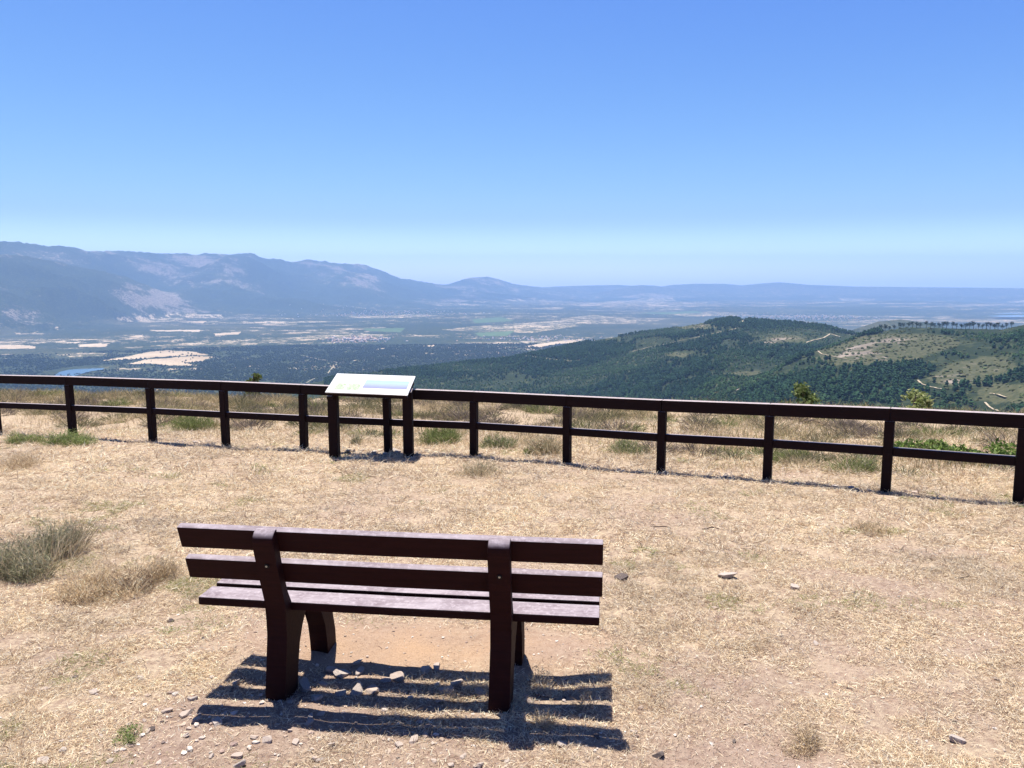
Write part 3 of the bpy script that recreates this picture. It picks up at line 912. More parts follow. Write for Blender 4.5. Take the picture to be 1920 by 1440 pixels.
# printed panorama: pale sky, blue ranges, violet plain (a picture on the board)
tv = NT("printed_panorama")
o_ = tv.obj()
sx = tv.n("ShaderNodeSeparateXYZ", {0: o_})
wob = tv.noise(tv.n("ShaderNodeMapping", {'Vector': o_, 'Scale': (9, 30, 1)}).outputs[0], 1.0, 5, 0.6)
v = tv.math('ADD', sx.outputs[1], tv.math('MULTIPLY', tv.math('SUBTRACT', wob, 0.5), 0.08))
rp = tv.n("ShaderNodeValToRGB", {0: tv.remap(v, -0.155, 0.115)})
cr = rp.color_ramp
cr.elements[0].position, cr.elements[0].color = 0.0, (0.24, 0.21, 0.30, 1)
cr.elements[1].position, cr.elements[1].color = 1.0, (0.40, 0.50, 0.55, 1)
for pz, c in ((0.10, (0.24, 0.22, 0.32, 1)), (0.30, (0.24, 0.28, 0.44, 1)), (0.48, (0.30, 0.34, 0.46, 1)), (0.62, (0.30, 0.39, 0.52, 1)), (0.74, (0.32, 0.45, 0.55, 1)), (0.86, (0.28, 0.44, 0.52, 1))):
    e = cr.elements.new(pz); e.color = c
M_PANO = tv.principled(rp.outputs[0], 0.25, 0.5)
def sheet(name, x0, x1, y0, y1, mat, parent, z=0.0015):
    V = np.array([(x0, y0, z), (x1, y0, z), (x1, y1, z), (x0, y1, z)])
    o = np_mesh(name, V, [np.array([[0, 1, 2, 3]])], mat, parent=parent)
    return o
sheet("panorama_print", -0.09, pw / 2 - 0.045, -0.125, 0.125, M_PANO, board)
tg = NT("printed_green_blocks")
ln = tg.n("ShaderNodeMapping", {'Vector': tg.obj(), 'Scale': (30, 62, 1)}).outputs[0]
M_GPRINT = tg.principled(tg.mix(tg.remap(tg.noise(ln, 1.0, 2), 0.4, 0.6), (0.24, 0.33, 0.17), (0.46, 0.51, 0.40)), 0.3, 0.5)
sheet("text_print", -pw / 2 + 0.09, -pw / 2 + 0.22, -0.20, -0.02, M_GPRINT, board)
sheet("text_print", -pw / 2 + 0.25, -0.13, -0.20, -0.02, M_GPRINT, board)
td = NT("printed_heading")
M_HEAD = td.principled((0.25, 0.3, 0.26), 0.3, 0.5)
sheet("heading_print", -pw / 2 + 0.10, -pw / 2 + 0.20, 0.0, 0.012, M_HEAD, board)
for px, py in ((628, 857), (766.5, 858)):
    P = on_ground(px, py)
    l = inv @ Vector((P[0], P[1], float(ground_z(np.array([P[0]]), np.array([P[1]]))[0])))
    # height where the post meets the underside of the board
    q = PC + pu * (l.x - PC.x)
    slope = pv.z / pv.y
    zt = PC.z + (l.y - PC.y) * slope - 0.06
    bm = bmesh.new()
    H = zt - (l.z - 0.25)
    add_box(bm, (0.125, 0.125, H), (0, 0, 0), 0.008)
    for vv in bm.verts:                       # the post head is cut to the slope of the board
        if vv.co.z > 0:
            vv.co.z += vv.co.y * slope
    o = bm_obj("post", bm, M_TIMBER, pan)
    o.location = (l.x, l.y, l.z - 0.25 + H / 2)
    beam("bearer", (l.x, FL.y + 0.04, PC.z + (FL.y + 0.04 - PC.y) * slope - 0.085), (l.x, BL.y - 0.04, PC.z + (BL.y - 0.04 - PC.y) * slope - 0.085), 0.07, 0.05, pan, M_TIMBER, 0.004)

# ============================================================ BENCH
tm = NT("brown_recycled_plastic")
go = tm.obj()
mp = tm.n("ShaderNodeMapping", {'Vector': go, 'Scale': (2.2, 26.0, 26.0)}).outputs[0]
n1 = tm.noise(mp, 2.0, 5, 0.6, 0.6)
n2 = tm.noise(go, 45, 5, 0.7)
n3 = tm.noise(go, 9, 4, 0.6)
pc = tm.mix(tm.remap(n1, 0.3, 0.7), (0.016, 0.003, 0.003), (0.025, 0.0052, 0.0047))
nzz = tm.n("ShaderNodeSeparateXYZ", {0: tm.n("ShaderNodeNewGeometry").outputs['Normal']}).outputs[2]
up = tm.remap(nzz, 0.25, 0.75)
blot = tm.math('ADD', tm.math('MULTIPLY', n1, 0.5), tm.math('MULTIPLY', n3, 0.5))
sunlit_top = tm.mix(tm.remap(blot, 0.36, 0.62), (0.18, 0.14, 0.155), (0.325, 0.28, 0.30))
sunlit_top = tm.mix(tm.remap(n2, 0.5, 0.7), sunlit_top, (0.40, 0.345, 0.37))
pc = tm.mix(tm.math('MULTIPLY', up, 0.95), pc, sunlit_top)      # sunlit look of the tops painted into the colour, blotched with wear
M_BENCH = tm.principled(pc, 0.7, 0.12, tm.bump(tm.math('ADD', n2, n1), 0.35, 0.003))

YAW = R(-6.8)
b0 = np.array([-0.562 + 0.0, 3.166])
bench = empty("park_bench", (b0[0], b0[1], -SLOPE * b0[1]), YAW)
bench.rotation_euler = (0, -R(0.45) * 0, YAW)
tag(bench, "dark reddish brown slatted bench facing the valley, seen from behind", "bench")
TILT_X = -SLOPE * math.sin(YAW)        # the ground falls a little along the bench

def leg_profile():
    outer = [(0.000, -0.06), (0.002, 0.02), (0.020, 0.16), (0.038, 0.29), (0.040, 0.37), (0.024, 0.45), (-0.005, 0.53), (-0.034, 0.61), (-0.066, 0.71), (-0.0795, 0.752),
             (-0.084, 0.769), (-0.0845, 0.784), (-0.079, 0.799), (-0.067, 0.812), (-0.052, 0.820), (-0.039, 0.8225), (-0.036, 0.815)]
    down = [(-0.0385, 0.785), (-0.0055, 0.68), (0.029, 0.57), (0.054, 0.49), (0.112, 0.3925), (0.30, 0.3925), (0.548, 0.3925), (0.556, 0.36)]
    front = [(0.580, 0.28), (0.620, 0.15), (0.664, 0.03), (0.676, -0.09), (0.545, -0.09), (0.535, 0.02)]
    arch = [(0.512, 0.12), (0.475, 0.21), (0.420, 0.285), (0.350, 0.325), (0.300, 0.332), (0.252, 0.315), (0.212, 0.268), (0.182, 0.195), (0.160, 0.10), (0.147, 0.0), (0.144, -0.06)]
    return outer + down + front + arch

def make_leg(x0):
    P = leg_profile()
    bm = bmesh.new()
    hw = 0.047
    a = [bm.verts.new((x0 - hw + 0.016 * w, u, w)) for u, w in P]
    b = [bm.verts.new((x0 + hw + 0.016 * w, u, w)) for u, w in P]
    n = len(P)
    f1 = bm.faces.new(a); f2 = bm.faces.new(list(reversed(b)))
    side = []
    for i in range(n):
        side.append(bm.faces.new((a[(i + 1) % n], a[i], b[i], b[(i + 1) % n])))
    es = [e for e in bm.edges if (e.verts[0].co.x - x0) * (e.verts[1].co.x - x0) > 0]
    bmesh.ops.bevel(bm, geom=es, offset=0.007, segments=2, affect='EDGES', profile=0.6)
    bmesh.ops.triangulate(bm, faces=[f for f in bm.faces if len(f.verts) > 4])
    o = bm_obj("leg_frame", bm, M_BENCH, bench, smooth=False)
    for p in o.data.polygons:
        p.use_smooth = abs(p.normal.x) < 0.3 and p.normal.z > 0.15
    return o

def board_obj(name, L, wd, th, center, tilt, x0=0.0):
    bm = bmesh.new()
    add_box(bm, (L, th, wd), (0, 0, 0), 0.006)
    # slight sag and wobble so the plank is not a perfect bar
    bmesh.ops.bisect_plane(bm, geom=bm.verts[:] + bm.edges[:] + bm.faces[:], plane_co=(0, 0, 0), plane_no=(1, 0, 0))
    for v_ in bm.verts:
        v_.co.z -= 0.0035 * max(0, 1 - (v_.co.x / (L / 2)) ** 2)
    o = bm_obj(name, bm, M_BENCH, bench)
    o.location = (x0, center[0], center[1])
    o.rotation_euler = (tilt, 0, 0)
    return o

LEGX = (-0.518, 0.507)
for lx in LEGX:
    make_leg(lx)
TH = R(17.5)
s17, c17 = math.sin(TH), math.cos(TH)
# back boards: rear top edge of the upper one at (0.018, 0.815)
BT, BH = 0.038, 0.108
for s0 in (0.0, 0.169):
    mid = s0 + BH / 2
    cy = -0.0465 + mid * s17 + (BT / 2) * c17
    cz = 0.813 - mid * c17 + (BT / 2) * s17
    board_obj("back_slat", 1.868, BH, BT, (cy, cz), TH, 0.016)
for k in range(3):
    board_obj("seat_slat", 1.855, 0.040, 0.130, (0.092 + 0.065 + k * 0.168, 0.413), 0.0, 0.012)
ts = NT("galvanised_bolt")
M_BOLT = ts.principled((0.45, 0.47, 0.45), 0.3, 0.5, None, Metallic=0.9)
thole = NT("bolt_recess")
M_HOLE = thole.principled((0.01, 0.008, 0.008), 0.7, 0.2)
for lx in LEGX:
    zb = 0.655
    yb = -0.0485
    bm = bmesh.new()
    bmesh.ops.create_cone(bm, cap_ends=True, segments=20, radius1=0.012, radius2=0.0115, depth=0.006)
    o = bm_obj("bolt_recess", bm, M_HOLE, bench)
    o.location = (lx + 0.012, yb - 0.001, zb); o.rotation_euler = (R(90) + TH, 0, 0)
    bm = bmesh.new()
    bmesh.ops.create_cone(bm, cap_ends=True, segments=12, radius1=0.0055, radius2=0.0045, depth=0.006)
    o2 = bm_obj("bolt", bm, M_BOLT, bench)
    o2.location = (lx + 0.012, yb - 0.004, zb); o2.rotation_euler = (R(90) + TH, 0, 0)
# lay the whole bench along the slope of the ground sideways
bench.rotation_euler = (0, R(0.0), YAW)

# ============================================================ DRY GRASS
def blades(P, az, el, L, W_, bend, col):
    """three-point ribbons; returns V, quads, colours"""
    n = len(P)
    d0 = np.stack([np.cos(az) * np.cos(el), np.sin(az) * np.cos(el), np.sin(el)], -1)
    e2 = el - bend
    d1 = np.stack([np.cos(az) * np.cos(e2), np.sin(az) * np.cos(e2), np.sin(e2)], -1)
    tw_ = rng.random(n) * 6.283
    side = np.stack([-np.sin(az), np.cos(az), np.zeros(n)], -1)
    nrm = np.cross(d0, side)
    side = side * np.cos(tw_ * 0.5 - 1.57)[:, None] + nrm * np.sin(tw_ * 0.5 - 1.57)[:, None]
    p1 = P + d0 * (L * 0.5)[:, None]
    p2 = p1 + d1 * (L * 0.5)[:, None]
    w = (W_ * 0.5)[:, None] * side
    V = np.stack([P - w, P + w, p1 - w * 0.8, p1 + w * 0.8, p2 - w * 0.15, p2 + w * 0.15], 1).reshape(-1, 3)
    b = (np.arange(n) * 6)[:, None]
    Q = np.concatenate([b + np.array([0, 1, 3, 2]), b + np.array([2, 3, 5, 4])])
    return V, Q, np.repeat(col, 6, axis=0)

PAL = np.array([(0.74, 0.61, 0.42), (0.82, 0.715, 0.53), (0.64, 0.50, 0.34), (0.86, 0.78, 0.62), (0.40, 0.275, 0.19), (0.60, 0.47, 0.33), (0.24, 0.155, 0.115), (0.50, 0.43, 0.36)])
PALP = np.array([0.2, 0.19, 0.16, 0.12, 0.11, 0.12, 0.06, 0.04])

def thatch(n, y0, y1, flatfrac, lmin, lmax, wmm, xmax=0.78):
    n = int(n * (xmax * (y0 + y1) / 2 + 2.6) / (0.72 * (y0 + y1) / 2 + 0.6))
    y = y0 + (y1 - y0) * rng.random(n) ** 1.0
    x = (rng.random(n) * 2 - 1) * (xmax * y + 2.6)
    s, bare, stony = straw(x, y)
    # tussocks: strong small-scale clumping
    cl = fbm(x / 0.16, y / 0.16, 201, 3)
    keep = rng.random(n) < np.clip(0.07 + 1.05 * s * (0.55 + 0.8 * cl), 0.03, 1) * (1 - 0.9 * np.clip(bare * 1.2, 0, 1))
    x, y, s, cl = x[keep], y[keep], s[keep], cl[keep]
    n = len(x)
    P = np.stack([x, y, ground_z(x, y) + 0.002], -1)
    lying = rng.random(n) < flatfrac
    el = np.where(lying, np.abs(rng.normal(size=n)) * 0.16 + 0.03, 0.35 + 0.9 * rng.random(n))
    L = lmin + (lmax - lmin) * rng.random(n) ** 1.6
    L = L * (0.75 + 0.5 * np.clip(s + cl * 0.4, 0, 1.2))
    P[:, 2] += np.where(lying, rng.random(n) * 0.014 * np.clip(s, 0.2, 1), 0)
    col = PAL[rng.choice(len(PAL), n, p=PALP)] * (0.85 + 0.3 * rng.random((n, 1)))
    tint = fbm(x / 0.8, y / 0.8, 211, 3)[:, None]
    col = col * (1 + 0.16 * tint * np.array([1.0, 0.95, 0.8]))
    grn = (fbm(x / 0.45, y / 0.45, 221, 3) > 0.72) & (rng.random(n) < 0.35)
    col[grn] = np.array([0.30, 0.31, 0.13]) * (0.8 + 0.4 * rng.random((grn.sum(), 1)))
    return blades(P, rng.random(n) * 6.283, el, L, wmm * (0.7 + 0.6 * rng.random(n)), 0.1 + 0.5 * rng.random(n) * np.where(lying, 0.3, 1), np.clip(col, 0, 0.9))

def join(parts):
    Vs, Qs, Cs, b = [], [], [], 0
    for V, Q, C in parts:
        Vs.append(V); Qs.append(Q + b); Cs.append(C); b += len(V)
    return np.concatenate(Vs), np.concatenate(Qs), np.concatenate(Cs)

parts = [thatch(400000, 2.0, 3.6, 0.60, 0.012, 0.045, 0.0021), thatch(420000, 3.6, 5.5, 0.60, 0.014, 0.052, 0.0027), thatch(260000, 5.5, 8.5, 0.60, 0.02, 0.075, 0.0042),
         thatch(200000, 8.5, 13.5, 0.55, 0.03, 0.11, 0.006)]
V, Q, C = join(parts)
gobj = np_mesh("dry_grass", V, [Q], M_GRASS, {'Col': C})
tag(gobj, "short trodden straw coloured grass covering the lookout ground", "grass", kind='stuff')

# taller dry grass past the fence, and loose tufts on this side
def tall(n, xr, yr, mask, lmin, lmax, wd, pal, spread=0.5):
    x = xr[0] + (xr[1] - xr[0]) * rng.random(n); y = yr[0] + (yr[1] - yr[0]) * rng.random(n)
    k = rng.random(n) < mask(x, y)
    x, y = x[k], y[k]; n = len(x)
    P = np.stack([x, y, ground_z(x, y) - 0.01], -1)
    el = 1.5 - np.abs(rng.normal(size=n)) * spread
    L = lmin + (lmax - lmin) * rng.random(n)
    L *= 0.7 + 0.6 * np.clip(0.5 + fbm(x / 0.9, y / 0.9, 231, 3), 0, 1)
    col = pal[rng.integers(0, len(pal), n)] * (0.8 + 0.4 * rng.random((n, 1))) * (1 + 0.2 * fbm(x / 1.4, y / 1.4, 241, 3)[:, None])
    return blades(P, rng.random(n) * 6.283, el, L, wd * (0.6 + 0.8 * rng.random(n)), 0.3 + 0.6 * rng.random(n), np.clip(col, 0, 0.9))
STR = np.array([(0.60, 0.47, 0.29), (0.66, 0.55, 0.37), (0.50, 0.37, 0.23), (0.44, 0.36, 0.20)])
OLV = np.array([(0.30, 0.255, 0.135), (0.23, 0.21, 0.10), (0.38, 0.31, 0.18), (0.19, 0.165, 0.095)])
def m_beyond(x, y):
    d = y - fence_y(x)
    return sstep(0.1, 0.9, d) * np.clip(0.45 + 0.7 * fbm(x / 0.7, y / 0.7, 251, 3), 0, 1) * (y < edge_y(x) + 5)
def m_far(x, y):
    d = y - fence_y(x)
    return sstep(1.2, 3.0, d) * np.clip(0.5 + 0.6 * fbm(x / 1.1, y / 1.1, 261, 3), 0, 1) * (y < edge_y(x) + 5)
parts = [tall(170000, (-17, 13), (7.5, 23), m_beyond, 0.06, 0.20, 0.006, STR, 0.5), tall(130000, (-18, 14), (9, 26), m_far, 0.10, 0.30, 0.007, OLV, 0.55)]
V, Q, C = join(parts)
tobj = np_mesh("tall_dry_grass", V, [Q], M_GRASS, {'Col': C})
tag(tobj, "longer olive and straw grass growing beyond the fence", "grass", kind='stuff')

# low heathy scrub hummocks filling the strip past the fence (ground cover)
def hummock(cx, cy, rad_, h, n, pal, wd=0.006, leaf=True, upright=0.55, lean=0.0):
    a = rng.random(n) * 6.283
    q = rad_ * np.sqrt(rng.random(n)) * 0.75
    bx, by = cx + q * np.cos(a) * 0.8, cy + q * np.sin(a) * 0.8
    outw = q / rad_
    az = a + rng.normal(size=n) * 0.6
    el = np.clip(1.45 - outw * (1 - upright) * 2.2 - np.abs(rng.normal(size=n)) * 0.25, 0.1, 1.55)
    start = rng.random(n) * 0.55                     # many stems branch off part-way up
    Lf = h * (0.45 + 0.6 * rng.random(n)) * (1.1 - 0.45 * outw ** 2)
    P = np.stack([bx + np.cos(az) * np.cos(el) * start * Lf, by + np.sin(az) * np.cos(el) * start * Lf, 0 * bx], -1)
    P[:, 2] = ground_z(bx, by, True) - 0.01 + np.sin(el) * start * Lf
    L = Lf * (1 - start * 0.7)
    col = pal[rng.integers(0, len(pal), n)] * (0.7 + 0.6 * rng.random((n, 1)))
    return blades(P, az + rng.normal(size=n) * 0.3, np.clip(el + rng.normal(size=n) * 0.2, 0, 1.55), L, wd * (0.6 + 0.8 * rng.random(n)), 0.5 * rng.random(n), np.clip(col, 0, 0.9))

HEATH = [np.array([(0.155, 0.15, 0.085), (0.21, 0.195, 0.12), (0.11, 0.11, 0.06)]), np.array([(0.17, 0.14, 0.12), (0.23, 0.185, 0.15), (0.12, 0.10, 0.085)]),
         np.array([(0.17, 0.20, 0.075), (0.23, 0.25, 0.10), (0.12, 0.145, 0.055)]), np.array([(0.36, 0.29, 0.18), (0.30, 0.25, 0.14), (0.42, 0.34, 0.22)])]
parts = []
cnt = 0
while cnt < 760:
    cx = random.uniform(-17, 13)
    fy, ey = float(fence_y(np.array(cx))), float(edge_y(np.array(cx)))
    cy = random.uniform(fy + 1.3, ey + 3.0)
    if random.random() > min(1, (cy - fy - 1.0) / 2.2):
        continue
    s = random.uniform(0.16, 0.5)
    parts.append(hummock(cx, cy, s, s * random.uniform(0.45, 0.75), int(260 * s / 0.4), HEATH[random.choice([0, 0, 1, 1, 2, 3, 3])], 0.008, upright=0.35))
    cnt += 1
V, Q, C = join(parts)
hobj = np_mesh("heath_scrub", V, [Q], M_LEAF, {'Col': C})
tag(hobj, "low grey green and brown heath scrub covering the slope edge beyond the fence", "scrub", kind='stuff')

# ------------------------------------------------------------ single bushes
GREENS = np.array([(0.16, 0.20, 0.065), (0.21, 0.25, 0.09), (0.11, 0.14, 0.045), (0.27, 0.28, 0.13)])
BRIGHT = np.array([(0.22, 0.28, 0.09), (0.28, 0.33, 0.13), (0.17, 0.22, 0.07), (0.34, 0.35, 0.18)])
GREYG = np.array([(0.25, 0.25, 0.155), (0.34, 0.325, 0.22), (0.19, 0.19, 0.11), (0.44, 0.38, 0.26)])
DEAD = np.array([(0.19, 0.13, 0.09), (0.27, 0.19, 0.13), (0.12, 0.085, 0.065), (0.34, 0.26, 0.18)])
STRAWB = np.array([(0.60, 0.48, 0.31), (0.68, 0.57, 0.40), (0.50, 0.38, 0.24), (0.42, 0.31, 0.2)])
def bush(name, cat, label, px, py, wpx, hpx, n, pal, wd=0.004, upright=0.55, group=None, extra=None):
    P = on_ground(px, py)
    zc = P[1] * math.cos(PITCH) + (EYE - P[2]) * math.sin(PITCH)
    rad_, h = wpx / F * zc / 2, hpx / F * zc
    C0 = (P[0], P[1] + rad_ * 0.6)
    k = 3 if n < 300 else 11
    parts = []
    woody = pal * 0.45 + np.array([0.03, 0.018, 0.01])
    for i in range(k):
        a = random.uniform(0, 6.28); q = rad_ * 0.85 * math.sqrt(random.random())
        rr = rad_ * random.uniform(0.25, 0.58)
        hh_ = h * random.uniform(0.38, 1.15) * (1.05 - 0.35 * q / rad_)
        cx, cy = C0[0] + q * math.cos(a), C0[1] + q * math.sin(a)
        parts.append(hummock(cx, cy, rr, hh_, int(n * 0.30 / k), woody, wd * 0.8, upright=upright))
        parts.append(hummock(cx, cy, rr, hh_, int(n * 0.6 / k), pal * random.uniform(0.8, 1.15), wd * 0.7, upright=upright))
        # small leaves along the stems
        m = int(n * 1.3 / k)
        d = rng.normal(size=(m, 3)); d /= np.linalg.norm(d, axis=1)[:, None]; d[:, 2] = np.abs(d[:, 2])
        rad3 = (0.45 + 0.55 * rng.random(m) ** 0.6)[:, None]
        Pl = np.array([cx, cy, P[2] - 0.0]) + d * rad3 * np.array([rr, rr, hh_ * 0.85])
        Pl += rng.normal(size=(m, 3)) * 0.02 * rad_
        Pl[:, 2] = np.maximum(Pl[:, 2], P[2] + 0.01)
        col = pal[rng.integers(0, len(pal), m)] * (0.7 + 0.7 * rng.random((m, 1)))
        parts.append(blades(Pl, rng.random(m) * 6.283, 0.3 + 1.0 * rng.random(m), h * 0.16 * (0.4 + 0.8 * rng.random(m)), wd * 1.1 * (0.6 + 0.8 * rng.random(m)), 0.6 * rng.random(m), np.clip(col, 0, 0.9)))
    if extra is not None:
        parts.append(hummock(C0[0], C0[1], rad_ * 1.05, h * 1.2, int(n * 0.10), extra, wd * 0.6, upright=0.8))
    V, Q, C = join(parts)
    o0 = np.array([C0[0], C0[1], P[2]])
    o = np_mesh(name, V - o0, [Q], M_LEAF, {'Col': C})
    o.location = o0
    tag(o, label, cat, group)
    return o
bush("shrub", "shrub", "large grey green shrub with dry upright stalks at the left edge of the lookout", 40, 1082, 196, 88, 3000, GREYG, 0.0038, 0.66, extra=STRAWB)
bush("shrub", "shrub", "smaller grey green shrub with tall stems right of the large left edge shrub", 122, 1040, 62, 76, 1000, GREYG, 0.0036, 0.85, extra=DEAD)
bush("dead_shrub", "shrub", "small dark dead shrub left of the bench in pale straw", 240, 1112, 62, 52, 520, DEAD, 0.0032, 0.6)
bush("grass_tuft", "grass tuft", "wide tuft of tall pale straw between the big shrub and the dead shrub", 165, 1120, 180, 64, 2600, STRAWB * 1.12, 0.003, 0.6)
bush("grass_tuft", "grass tuft", "tawny upright tuft of dry grass right of the dead shrub", 288, 1090, 80, 62, 800, STRAWB, 0.003, 0.85)
bush("shrub", "shrub", "leftmost small bright green bush in front of the fence", 40, 832, 62, 34, 1000, BRIGHT, 0.006, 0.5, extra=STRAWB)
bush("shrub", "shrub", "spreading bright green bush at the foot of the second fence post from the left", 118, 836, 74, 36, 1400, BRIGHT, 0.006, 0.5)
bush("shrub", "shrub", "dense dark green broom bush behind the fence left of the information panel", 337, 806, 92, 34, 1800, GREENS, 0.006, 0.4)
bush("shrub", "shrub", "dense green broom bush behind the fence just right of the information panel", 820, 833, 86, 42, 1900, GREENS, 0.006, 0.5)
bush("shrub", "shrub", "loose green bush behind the fence right of the first post past the panel", 935, 842, 62, 38, 1100, np.concatenate([GREENS, GREYG]), 0.006, 0.6)
bush("shrub", "shrub", "straw and grey green bush beside the second fence post right of the panel", 1030, 856, 70, 50, 1100, np.concatenate([GREYG, STRAWB]), 0.006, 0.65)
bush("shrub", "shrub", "low grey green bush between the second and third fence posts right of panel", 1182, 852, 80, 34, 1100, np.concatenate([GREYG, GREENS]), 0.006, 0.45)
bush("shrub", "shrub", "grey green wispy weed growing on this side of the fence below the panel's right", 900, 896, 92, 44, 700, np.concatenate([GREYG, STRAWB]), 0.0035, 0.7)
bush("shrub", "shrub", "small low green bush behind the fence right of the fourth post past the panel", 1462, 866, 40, 26, 600, GREENS, 0.005, 0.5)
bush("shrub", "shrub", "low flat dark bush behind the fence right of the small green bush", 1508, 858, 48, 20, 600, GREENS, 0.005, 0.35)
bush("shrub", "shrub", "rounded grey green bush just left of the second post from the right", 1628, 882, 66, 34, 1000, np.concatenate([GREENS, GREYG]), 0.005, 0.5)
bush("shrub", "shrub", "small upright dark weed behind the fence under the information panel", 668, 835, 26, 36, 260, GREYG, 0.006, 0.8)
bush("shrub", "shrub", "small upright weed behind the fence between panel and bush", 985, 855, 16, 24, 120, GREENS, 0.006, 0.8)
bush("weed", "weed", "small pale green weed on stony soil at the bottom left of the lookout", 228, 1394, 58, 26, 420, BRIGHT, 0.0035, 0.3)
bush("grass_tuft", "grass tuft", "spiky dry tuft standing in the right end of the bench shadow", 1100, 1330, 70, 40, 170, STRAWB, 0.003, 0.3)
bush("grass_tuft", "grass tuft", "pale straw tuft beside the right bench leg", 1000, 1290, 70, 44, 150, STRAWB, 0.0025, 0.5)
bush("grass_tuft", "grass tuft", "small straw tuft in the shadow between the bench legs", 850, 1312, 44, 34, 110, STRAWB, 0.0025, 0.6)
bush("grass_tuft", "grass tuft", "fine straw tuft growing through the front edge of the bench shadow", 1040, 1375, 80, 56, 160, STRAWB, 0.0022, 0.65)
bush("grass_tuft", "grass tuft", "golden tussock of dry grass at the bottom right of the lookout", 1500, 1412, 90, 44, 620, STRAWB, 0.003, 0.5)
bush("grass_tuft", "grass tuft", "pale golden tussock right of the bench towards the fence", 1645, 1000, 64, 32, 520, STRAWB, 0.0035, 0.7)
bush("grass_tuft", "grass tuft", "tall tawny grass patch at the left edge below the fence", 20, 880, 90, 40, 900, STRAWB, 0.004, 0.75)

# bramble thicket beyond the right end of the fence
def leafy(center, radii, n, size, pal, seed):
    g_ = np.random.default_rng(seed)
    d = g_.normal(size=(n, 3)); d /= np.linalg.norm(d, axis=1)[:, None]
    k = 14
    cen = g_.normal(size=(k, 3)); cen /= np.linalg.norm(cen, axis=1)[:, None]; cen *= 0.62 * g_.random((k, 1)) ** 0.5
    w = g_.integers(0, k, n)
    p = (cen[w] + d * (0.16 + 0.30 * g_.random((n, 1)))) * np.array(radii) + np.array(center)
    e1 = g_.normal(size=(n, 3)); e1 /= np.linalg.norm(e1, axis=1)[:, None]
    e2 = g_.normal(size=(n, 3)); e2 -= e1 * (e1 * e2).sum(1)[:, None]; e2 /= np.linalg.norm(e2, axis=1)[:, None]
    s = size * (0.6 + 0.8 * g_.random((n, 1)))
    V = np.stack([p - e1 * s, p + e2 * s * 0.45, p + e1 * s, p - e2 * s * 0.45], 1).reshape(-1, 3)
    Q = (np.arange(n) * 4)[:, None] + np.arange(4)
    col = pal[g_.integers(0, len(pal), n)] * (0.7 + 0.6 * g_.random((n, 1)))
    return V, Q, np.repeat(np.clip(col, 0, 0.9), 4, axis=0)
BRAM = np.array([(0.13, 0.20, 0.05), (0.20, 0.28, 0.075), (0.08, 0.125, 0.03), (0.29, 0.36, 0.13)])
pp = []
for i, (px, py, s) in enumerate([(1712, 852, 0.30), (1745, 856, 0.36), (1785, 862, 0.40), (1820, 868, 0.42), (1860, 872, 0.42), (1895, 868, 0.40), (1930, 874, 0.4), (1770, 846, 0.26)]):
    P = on_ground(px, py)
    s *= random.uniform(0.6, 0.95)
    V, Q, C = leafy((P[0], P[1] + 0.2, P[2] + s * 0.22), (s * 1.1, s * 0.8, s * random.uniform(0.4, 0.7)), 380, 0.032, BRAM, 40 + i)
    pp.append((V, Q, C))
V, Q, C = join(pp)
o0 = on_ground(1810, 866)
bram = np_mesh("bramble_thicket", V - o0, [Q], M_LEAF, {'Col': C})
bram.location = o0
tag(bram, "leafy bright green bramble thicket behind the right end of the fence", "bramble")

# young trees whose tops rise over the rail
tk = NT("sapling_bark")
M_BARK = tk.principled(tk.mix(tk.remap(tk.noise(tk.obj(), 12, 4), 0.3, 0.7), (0.09, 0.065, 0.05), (0.17, 0.13, 0.10)), 0.9, 0.1)
def tube(bm, pts, rads, ns=7):
    rings = []
    for (p, r_) in zip(pts, rads):
        rings.append([bm.verts.new((p[0] + r_ * math.cos(a), p[1] + r_ * math.sin(a), p[2])) for a in [i * 2 * math.pi / ns for i in range(ns)]])
    for a, b in zip(rings[:-1], rings[1:]):
        for i in range(ns):
            bm.faces.new((a[i], a[(i + 1) % ns], b[(i + 1) % ns], b[i]))
def sapling(label, px, ptop, wpx, depth, crown_h, pal, seed, clumps, shape, n=2200, leaf=0.05):
    P = at_depth(px, ptop, depth)
    zg = float(ground_z(np.array([P[0]]), np.array([P[1]]))[0])
    H = P[2] - zg
    rx = wpx / F * depth / 2
    t = empty("young_tree", (P[0], P[1], zg))
    tag(t, label, "tree")
    bm = bmesh.new()
    g_ = random.Random(seed)
    tube(bm, [(0, 0, -0.2), (0.03, 0, H * 0.4), (0.0, 0.02, H * 0.75), (0.02, 0, H * 0.97)], [0.06, 0.045, 0.03, 0.008])
    pp = []
    for k in range(clumps):
        f = (k + 0.5) / clumps
        zz = H - crown_h * (1 - f) * 0.97 - 0.02
        wid = shape(f)
        a = g_.uniform(0, 6.28); q = rx * wid * g_.uniform(0.45, 1.0)
        c = (q * math.cos(a), q * math.sin(a), zz)
        tube(bm, [(0.01, 0.01, max(0.1, zz - 0.35 * crown_h)), (c[0] * 0.6, c[1] * 0.6, zz - 0.1), c], [0.018, 0.012, 0.004], 5)
        s = rx * (0.34 + 0.42 * wid) * g_.uniform(0.8, 1.25)
        pp.append(leafy(c, (s, s, s * 0.75), n // clumps, leaf, pal, seed * 100 + k))
    bm_obj("trunk", bm, M_BARK, t, True)
    V, Q, C = join(pp)
    np_mesh("crown", V, [Q], M_LEAF, {'Col': C}, parent=t)
    return t
TRG = np.array([(0.10, 0.14, 0.045), (0.15, 0.19, 0.065), (0.07, 0.10, 0.03), (0.22, 0.25, 0.11)])
TRY = np.array([(0.22, 0.26, 0.09), (0.30, 0.33, 0.14), (0.15, 0.19, 0.06), (0.38, 0.39, 0.20)])
